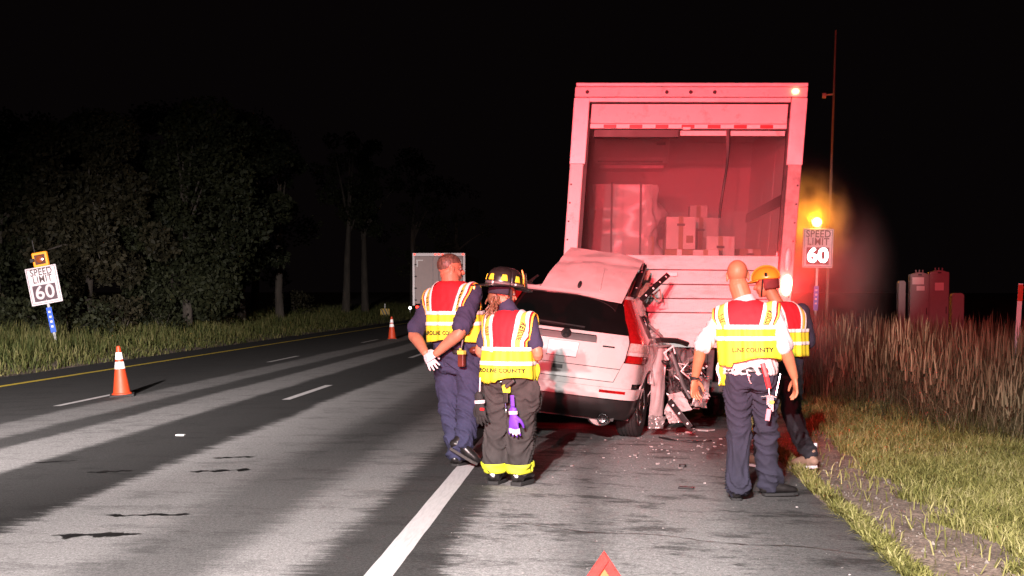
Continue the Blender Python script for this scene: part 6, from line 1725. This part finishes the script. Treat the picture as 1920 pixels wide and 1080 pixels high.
def tall_grass():
    n = 44000
    y = 14.2 + 24 * rng.random(n) ** 1.3; x = 2.6 + rng.random(n) * (1.0 + .42 * y)
    nn = vnoise(x, y, .7, 5)
    lim = np.interp(y, [14.2, 15.5, 17, 22, 40], [5.6, 4.7, 4.0, 3.3, 3.2])
    keep = (x > lim + .5 * nn) & (nn > -.45)
    x, y, nn = x[keep], y[keep], nn[keep]
    h = np.clip(.62 + .5 * rng.random(len(x)) + .3 * nn, .3, 1.5) * np.clip(.6 + .35 * (x - lim[keep]), .6, 1.0)
    z = tz(x, y)
    V, F3, F4, t = blades(x, y, z, h, 0.005 + .006 * rng.random(len(x)), .05 + .25 * rng.random(len(x)), rng.random(len(x)), .35)
    # seed heads
    k = rng.random(len(x)) < .30; hx, hy, hz, hh = x[k], y[k], z[k], h[k]
    V2, A3, A4, t2 = blades(hx + rng.normal(0, .02, k.sum()), hy, hz + hh * .8, hh * .34, .012 + .010 * rng.random(k.sum()), .02 + .06 * rng.random(k.sum()), .75 + .25 * rng.random(k.sum()), .2)
    o = len(V)
    mt = leaf_mat('dry_grass', [(.04, .034, .018), (.10, .08, .042), (.18, .145, .08), (.30, .25, .15)], vs=.8)
    stuff('tall_grass', np_mesh('tall_grass', np.concatenate([V, V2]), np.concatenate([F3, A3 + o]), np.concatenate([F4, A4 + o]), np.concatenate([t, t2]), mt), 'tall dry brown grass filling the field on the right', 'grass')
    # green undergrowth between
    n = 16000
    y = 13 + 22 * rng.random(n) ** 1.3; x = 2.6 + rng.random(n) * (1.0 + .42 * y); nn = vnoise(x, y, .7, 5)
    lim = np.interp(y, [13, 15.5, 17, 22, 40], [5.2, 4.2, 3.4, 2.8, 2.8]); k = x > lim
    x, y = x[k], y[k]
    V, F3, F4, t = blades(x, y, tz(x, y), .2 + .3 * rng.random(len(x)), .012, .1 + .2 * rng.random(len(x)), rng.random(len(x)))
    mt = leaf_mat('under_grass', [(.035, .04, .012), (.07, .065, .022), (.12, .095, .04)], vs=.9)
    stuff('undergrowth', np_mesh('undergrowth', V, F3, F4, t, mt), 'olive undergrowth among the tall dry grass', 'grass')
tall_grass()
def left_grass():
    n = 42000
    y = 25 + 95 * rng.random(n) ** 1.6; x = -12.66 - 6.0 * rng.random(n) ** .9
    nn = vnoise(x, y, .5, 2)
    h = (.16 + .22 * rng.random(n)) * np.interp(x, [-18, -14.5, -13.2, -12.66], [1.7, 1.3, .8, .45]) * (1 + .5 * nn)
    V, F3, F4, t = blades(x, y, tz(x, y), h, .014 + .016 * rng.random(n), .04 + .16 * rng.random(n), rng.random(n))
    mt = leaf_mat('verge_grass', [(.04, .055, .014), (.075, .09, .022), (.13, .13, .04), (.22, .19, .08)], vs=.5)
    stuff('verge_grass', np_mesh('verge_grass', V, F3, F4, t, mt), 'rough grass on the left verge beyond the yellow line', 'grass')
left_grass()

# ---- trees and shrubs on the left
M_BARK = mat('bark', (.055, .044, .035), .9, var=.4, vs=6, bump=.6, bs=20, stretch=(1, 1, .2))
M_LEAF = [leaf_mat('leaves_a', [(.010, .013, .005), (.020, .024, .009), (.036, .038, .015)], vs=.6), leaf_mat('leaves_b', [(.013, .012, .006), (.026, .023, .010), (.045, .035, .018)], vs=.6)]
def leaf_cloud(centers, radii, per, size, seed):
    g = np.random.default_rng(seed); Vs = []; T = []
    for c, r_ in zip(centers, radii):
        n = int(per * (r_ / np.mean(radii)) ** 2)
        d = g.normal(size=(n, 3)); d /= np.linalg.norm(d, axis=1)[:, None]
        rr = r_ * g.uniform(.35, 1.05, n) ** .6
        p = np.array(c) + d * rr[:, None] * np.array([1, 1, .8])
        u = g.normal(size=(n, 3)); u /= np.linalg.norm(u, axis=1)[:, None]
        v = np.cross(u, g.normal(size=(n, 3))); v /= np.linalg.norm(v, axis=1)[:, None]
        s = size * g.uniform(.6, 1.4, n)[:, None]
        Vs.append(np.stack([p - u * s, p + v * s * .55, p + u * s, p - v * s * .55], 1)); T.append(np.repeat(g.random(n) * .7 + g.random() * .3, 4))
    V = np.concatenate(Vs).reshape(-1, 3); F4 = np.arange(len(V)).reshape(-1, 4)
    return V, F4, np.concatenate(T)
def tree(label, x, y, ht, rad, seed, per=150, nc=46, trunk_h=.25, size=.10, mi=0, group='trees along the left verge'):
    g = np.random.default_rng(seed); r_ = random.Random(seed)
    z0 = terrain_z(x, y)
    P = thing('tree', label, 'tree', (x, y, z0), group=group)
    m = MB(); bends = [(0, 0, -.2)]
    for k in range(1, 6):
        bends.append((bends[-1][0] + r_.uniform(-.12, .12), bends[-1][1] + r_.uniform(-.12, .12), ht * .75 * k / 5))
    m.tube(bends, [.02 * ht + .05, .019 * ht, .016 * ht, .012 * ht, .008 * ht, .004 * ht], n=12)
    cen = []; rads = []
    for k in range(nc):
        a = r_.uniform(0, 2 * math.pi); f_ = r_.random() ** .5; zz = r_.uniform(trunk_h, 1.0)
        env = math.sin(math.pi * min(1, max(.08, (zz - trunk_h * .6) / (1.02 - trunk_h * .6)))) ** .55
        q = rad * env * f_ * r_.uniform(.75, 1.12)
        cen.append((q * math.cos(a), q * math.sin(a), ht * zz - .3)); rads.append(rad * r_.uniform(.18, .36))
    for k in range(9):
        c = cen[r_.randrange(nc)]; t = r_.uniform(.3, .7); b0 = Vector(bends[2]).lerp(Vector(bends[4]), t)
        m.tube([b0, b0.lerp(Vector(c), .5) + Vector((0, 0, .15)), Vector(c)], [.008 * ht, .005 * ht, .002 * ht], n=7)
    m.build('trunk', M_BARK, P, smooth=True)
    V, F4, T = leaf_cloud(cen, rads, per * 2.4, size, seed)
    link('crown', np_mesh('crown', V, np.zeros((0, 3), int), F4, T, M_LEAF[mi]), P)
    return P
tree('broad leafy tree at the left of the big clump behind the speed sign', -18.6, 49, 7.6, 2.9, 11, mi=1)
tree('tallest full tree of the clump with crown down near the grass', -16.2, 53, 8.9, 3.1, 12, 170, 54, .12)
tree('leafy tree with pale trunk at the right edge of the big clump', -16.3, 61.5, 9.4, 2.6, 13, 150, 46, .26)
tree('thin tree with a bare pale trunk just right of the clump', -16.2, 68.5, 10, 1.6, 14, 70, 24, .5)
tree('dim bare-trunked tree beyond the clump towards the far trailer', -16.3, 86.5, 12, 2.4, 15, 70, 24, .5)
tree('slender dim tree nearest the far orange cone', -16.0, 92.0, 12, 2.2, 16, 70, 22, .5)
tree('dark tree at the left border behind the leaning sign', -22.5, 50, 7.5, 3.0, 17, 120, 40, .1)
tree('dark tree standing back between the left border and the clump', -24.5, 60, 8.5, 3.4, 18, 110, 40, .15, mi=1)
tree('dark tall tree standing back behind the clump', -21.5, 68, 10.5, 3.6, 19, 110, 40, .2)
tree('dark tree standing back behind the bare trunks', -21.5, 84, 12, 3.8, 20, 90, 36, .2)
tree('faint far tree beyond the slender trunks along the verge', -15.5, 112, 13, 3.0, 21, 60, 30, .25)
tree('faintest tree at the vanishing end of the left verge', -15.0, 140, 14, 3.4, 22, 50, 30, .2)
def shrub(label, x, y, r_, h, seed):
    g = random.Random(seed); P = thing('shrub', label, 'shrub', (x, y, terrain_z(x, y)), group='shrubs under the trees')
    cen = [(g.uniform(-r_, r_), g.uniform(-r_, r_) * .6, g.uniform(.15, h)) for _ in range(14)]
    V, F4, T = leaf_cloud(cen, [g.uniform(.22, .4) * r_ + .1 for _ in cen], 60, .075, seed)
    m = MB()
    for c in cen[:6]:
        m.tube([(0, 0, -.05), (c[0] * .5, c[1] * .5, c[2] * .6), c], [.025, .016, .006], n=6)
    m.build('stem', M_BARK, P, smooth=True)
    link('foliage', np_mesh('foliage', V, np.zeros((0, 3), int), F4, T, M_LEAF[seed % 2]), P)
SH = [(-18.0, 40.5, 'leafy shrub directly behind the leaning sign post'), (-19.6, 41.5, 'low shrub at the left border behind the verge grass'), (-17.0, 43, 'rounded shrub just right of the leaning sign post'), (-16.4, 46.5, 'bushy shrub under the left side of the clump'),
      (-16.0, 49.5, 'spreading shrub in front of the tallest trunk'), (-16.6, 56, 'shrub at the foot of the clump near its right trunk'), (-17.5, 64, 'small shrub between the pale trunks'), (-17.2, 76, 'dim far shrub between the bare trunks')]
for i, (x, y, lb) in enumerate(SH):
    shrub(lb, x, y, .9 + .2 * (i % 3), 1.0 + .25 * (i % 2), 40 + i)

# ================================================================== smoke
def smoke(name, label, lo, hi, dens, col=(.8, .75, .72), nscale=1.2, thr=.45, fall=True, aniso=0.2):
    c = [(a + b) / 2 for a, b in zip(lo, hi)]; d = [b - a for a, b in zip(lo, hi)]
    m = MB(); m.box((0, 0, 0), (2, 2, 2)); o = m.build(name, None or bpy.data.materials.new(name))
    o.location = c; o.scale = [q / 2 for q in d]
    mt = o.data.materials[0]; mt.use_nodes = True; nt = mt.node_tree; N = nt.nodes; L = nt.links
    N.remove(N['Principled BSDF'])
    v = N.new('ShaderNodeVolumePrincipled'); v.inputs['Color'].default_value = (*col, 1); v.inputs['Anisotropy'].default_value = aniso
    L.new(v.outputs[0], N['Material Output'].inputs['Volume'])
    if not fall:
        v.inputs['Density'].default_value = dens
    else:
        tc = N.new('ShaderNodeTexCoord')
        ln = N.new('ShaderNodeVectorMath'); ln.operation = 'LENGTH'; L.new(tc.outputs['Object'], ln.inputs[0])
        f = N.new('ShaderNodeMapRange'); f.inputs[1].default_value = .25; f.inputs[2].default_value = 1.0; f.inputs[3].default_value = 1; f.inputs[4].default_value = 0; f.interpolation_type = 'SMOOTHSTEP'; L.new(ln.outputs['Value'], f.inputs[0])
        n = N.new('ShaderNodeTexNoise'); n.inputs['Scale'].default_value = nscale; n.inputs['Detail'].default_value = 3; L.new(tc.outputs['Object'], n.inputs['Vector'])
        a = N.new('ShaderNodeMapRange'); a.inputs[1].default_value = thr - .12; a.inputs[2].default_value = thr + .15; L.new(n.outputs[0], a.inputs[0])
        q = N.new('ShaderNodeMath'); q.operation = 'MULTIPLY'; L.new(f.outputs[0], q.inputs[0]); L.new(a.outputs[0], q.inputs[1])
        q2 = N.new('ShaderNodeMath'); q2.operation = 'MULTIPLY'; L.new(q.outputs[0], q2.inputs[0]); q2.inputs[1].default_value = dens; L.new(q2.outputs[0], v.inputs['Density'])
    tag(o, label, 'smoke', kind='stuff')
    return o
smoke('smoke', 'amber-lit smoke drifting round the lit beacon', (4.9, 43.15, 1.5), (8.0, 45.6, 5.6), 2.0, nscale=2.6, thr=.47)
smoke('smoke', 'red-lit smoke drifting off the right rear of the truck', (0.75, 14.75, .15), (3.35, 17.2, 3.2), .42, nscale=2.2, thr=.44)
def truck_haze():
    m = MB(); x0, x1 = -HW + .07, HW - .07
    m.b2((x0, .14, FZ + .01), (x1, LEN - .07, ZT - .115)); m.v = [(p[0] + RACK * p[2], p[1], p[2]) for p in m.v]
    mt = bpy.data.materials.new('haze'); mt.use_nodes = True; nt = mt.node_tree; N = nt.nodes
    N.remove(N['Principled BSDF']); v = N.new('ShaderNodeVolumePrincipled'); v.inputs['Density'].default_value = .18; v.inputs['Color'].default_value = (.95, .9, .9, 1)
    nt.links.new(v.outputs[0], N['Material Output'].inputs['Volume'])
    o = m.build('smoke', mt); o.matrix_world = Matrix.Translation((0.70, 15.95, -0.06)) @ Matrix.Rotation(R(0.6), 4, 'Y')
    tag(o, 'thin smoke hanging inside the open truck box', 'smoke', kind='stuff')
truck_haze()
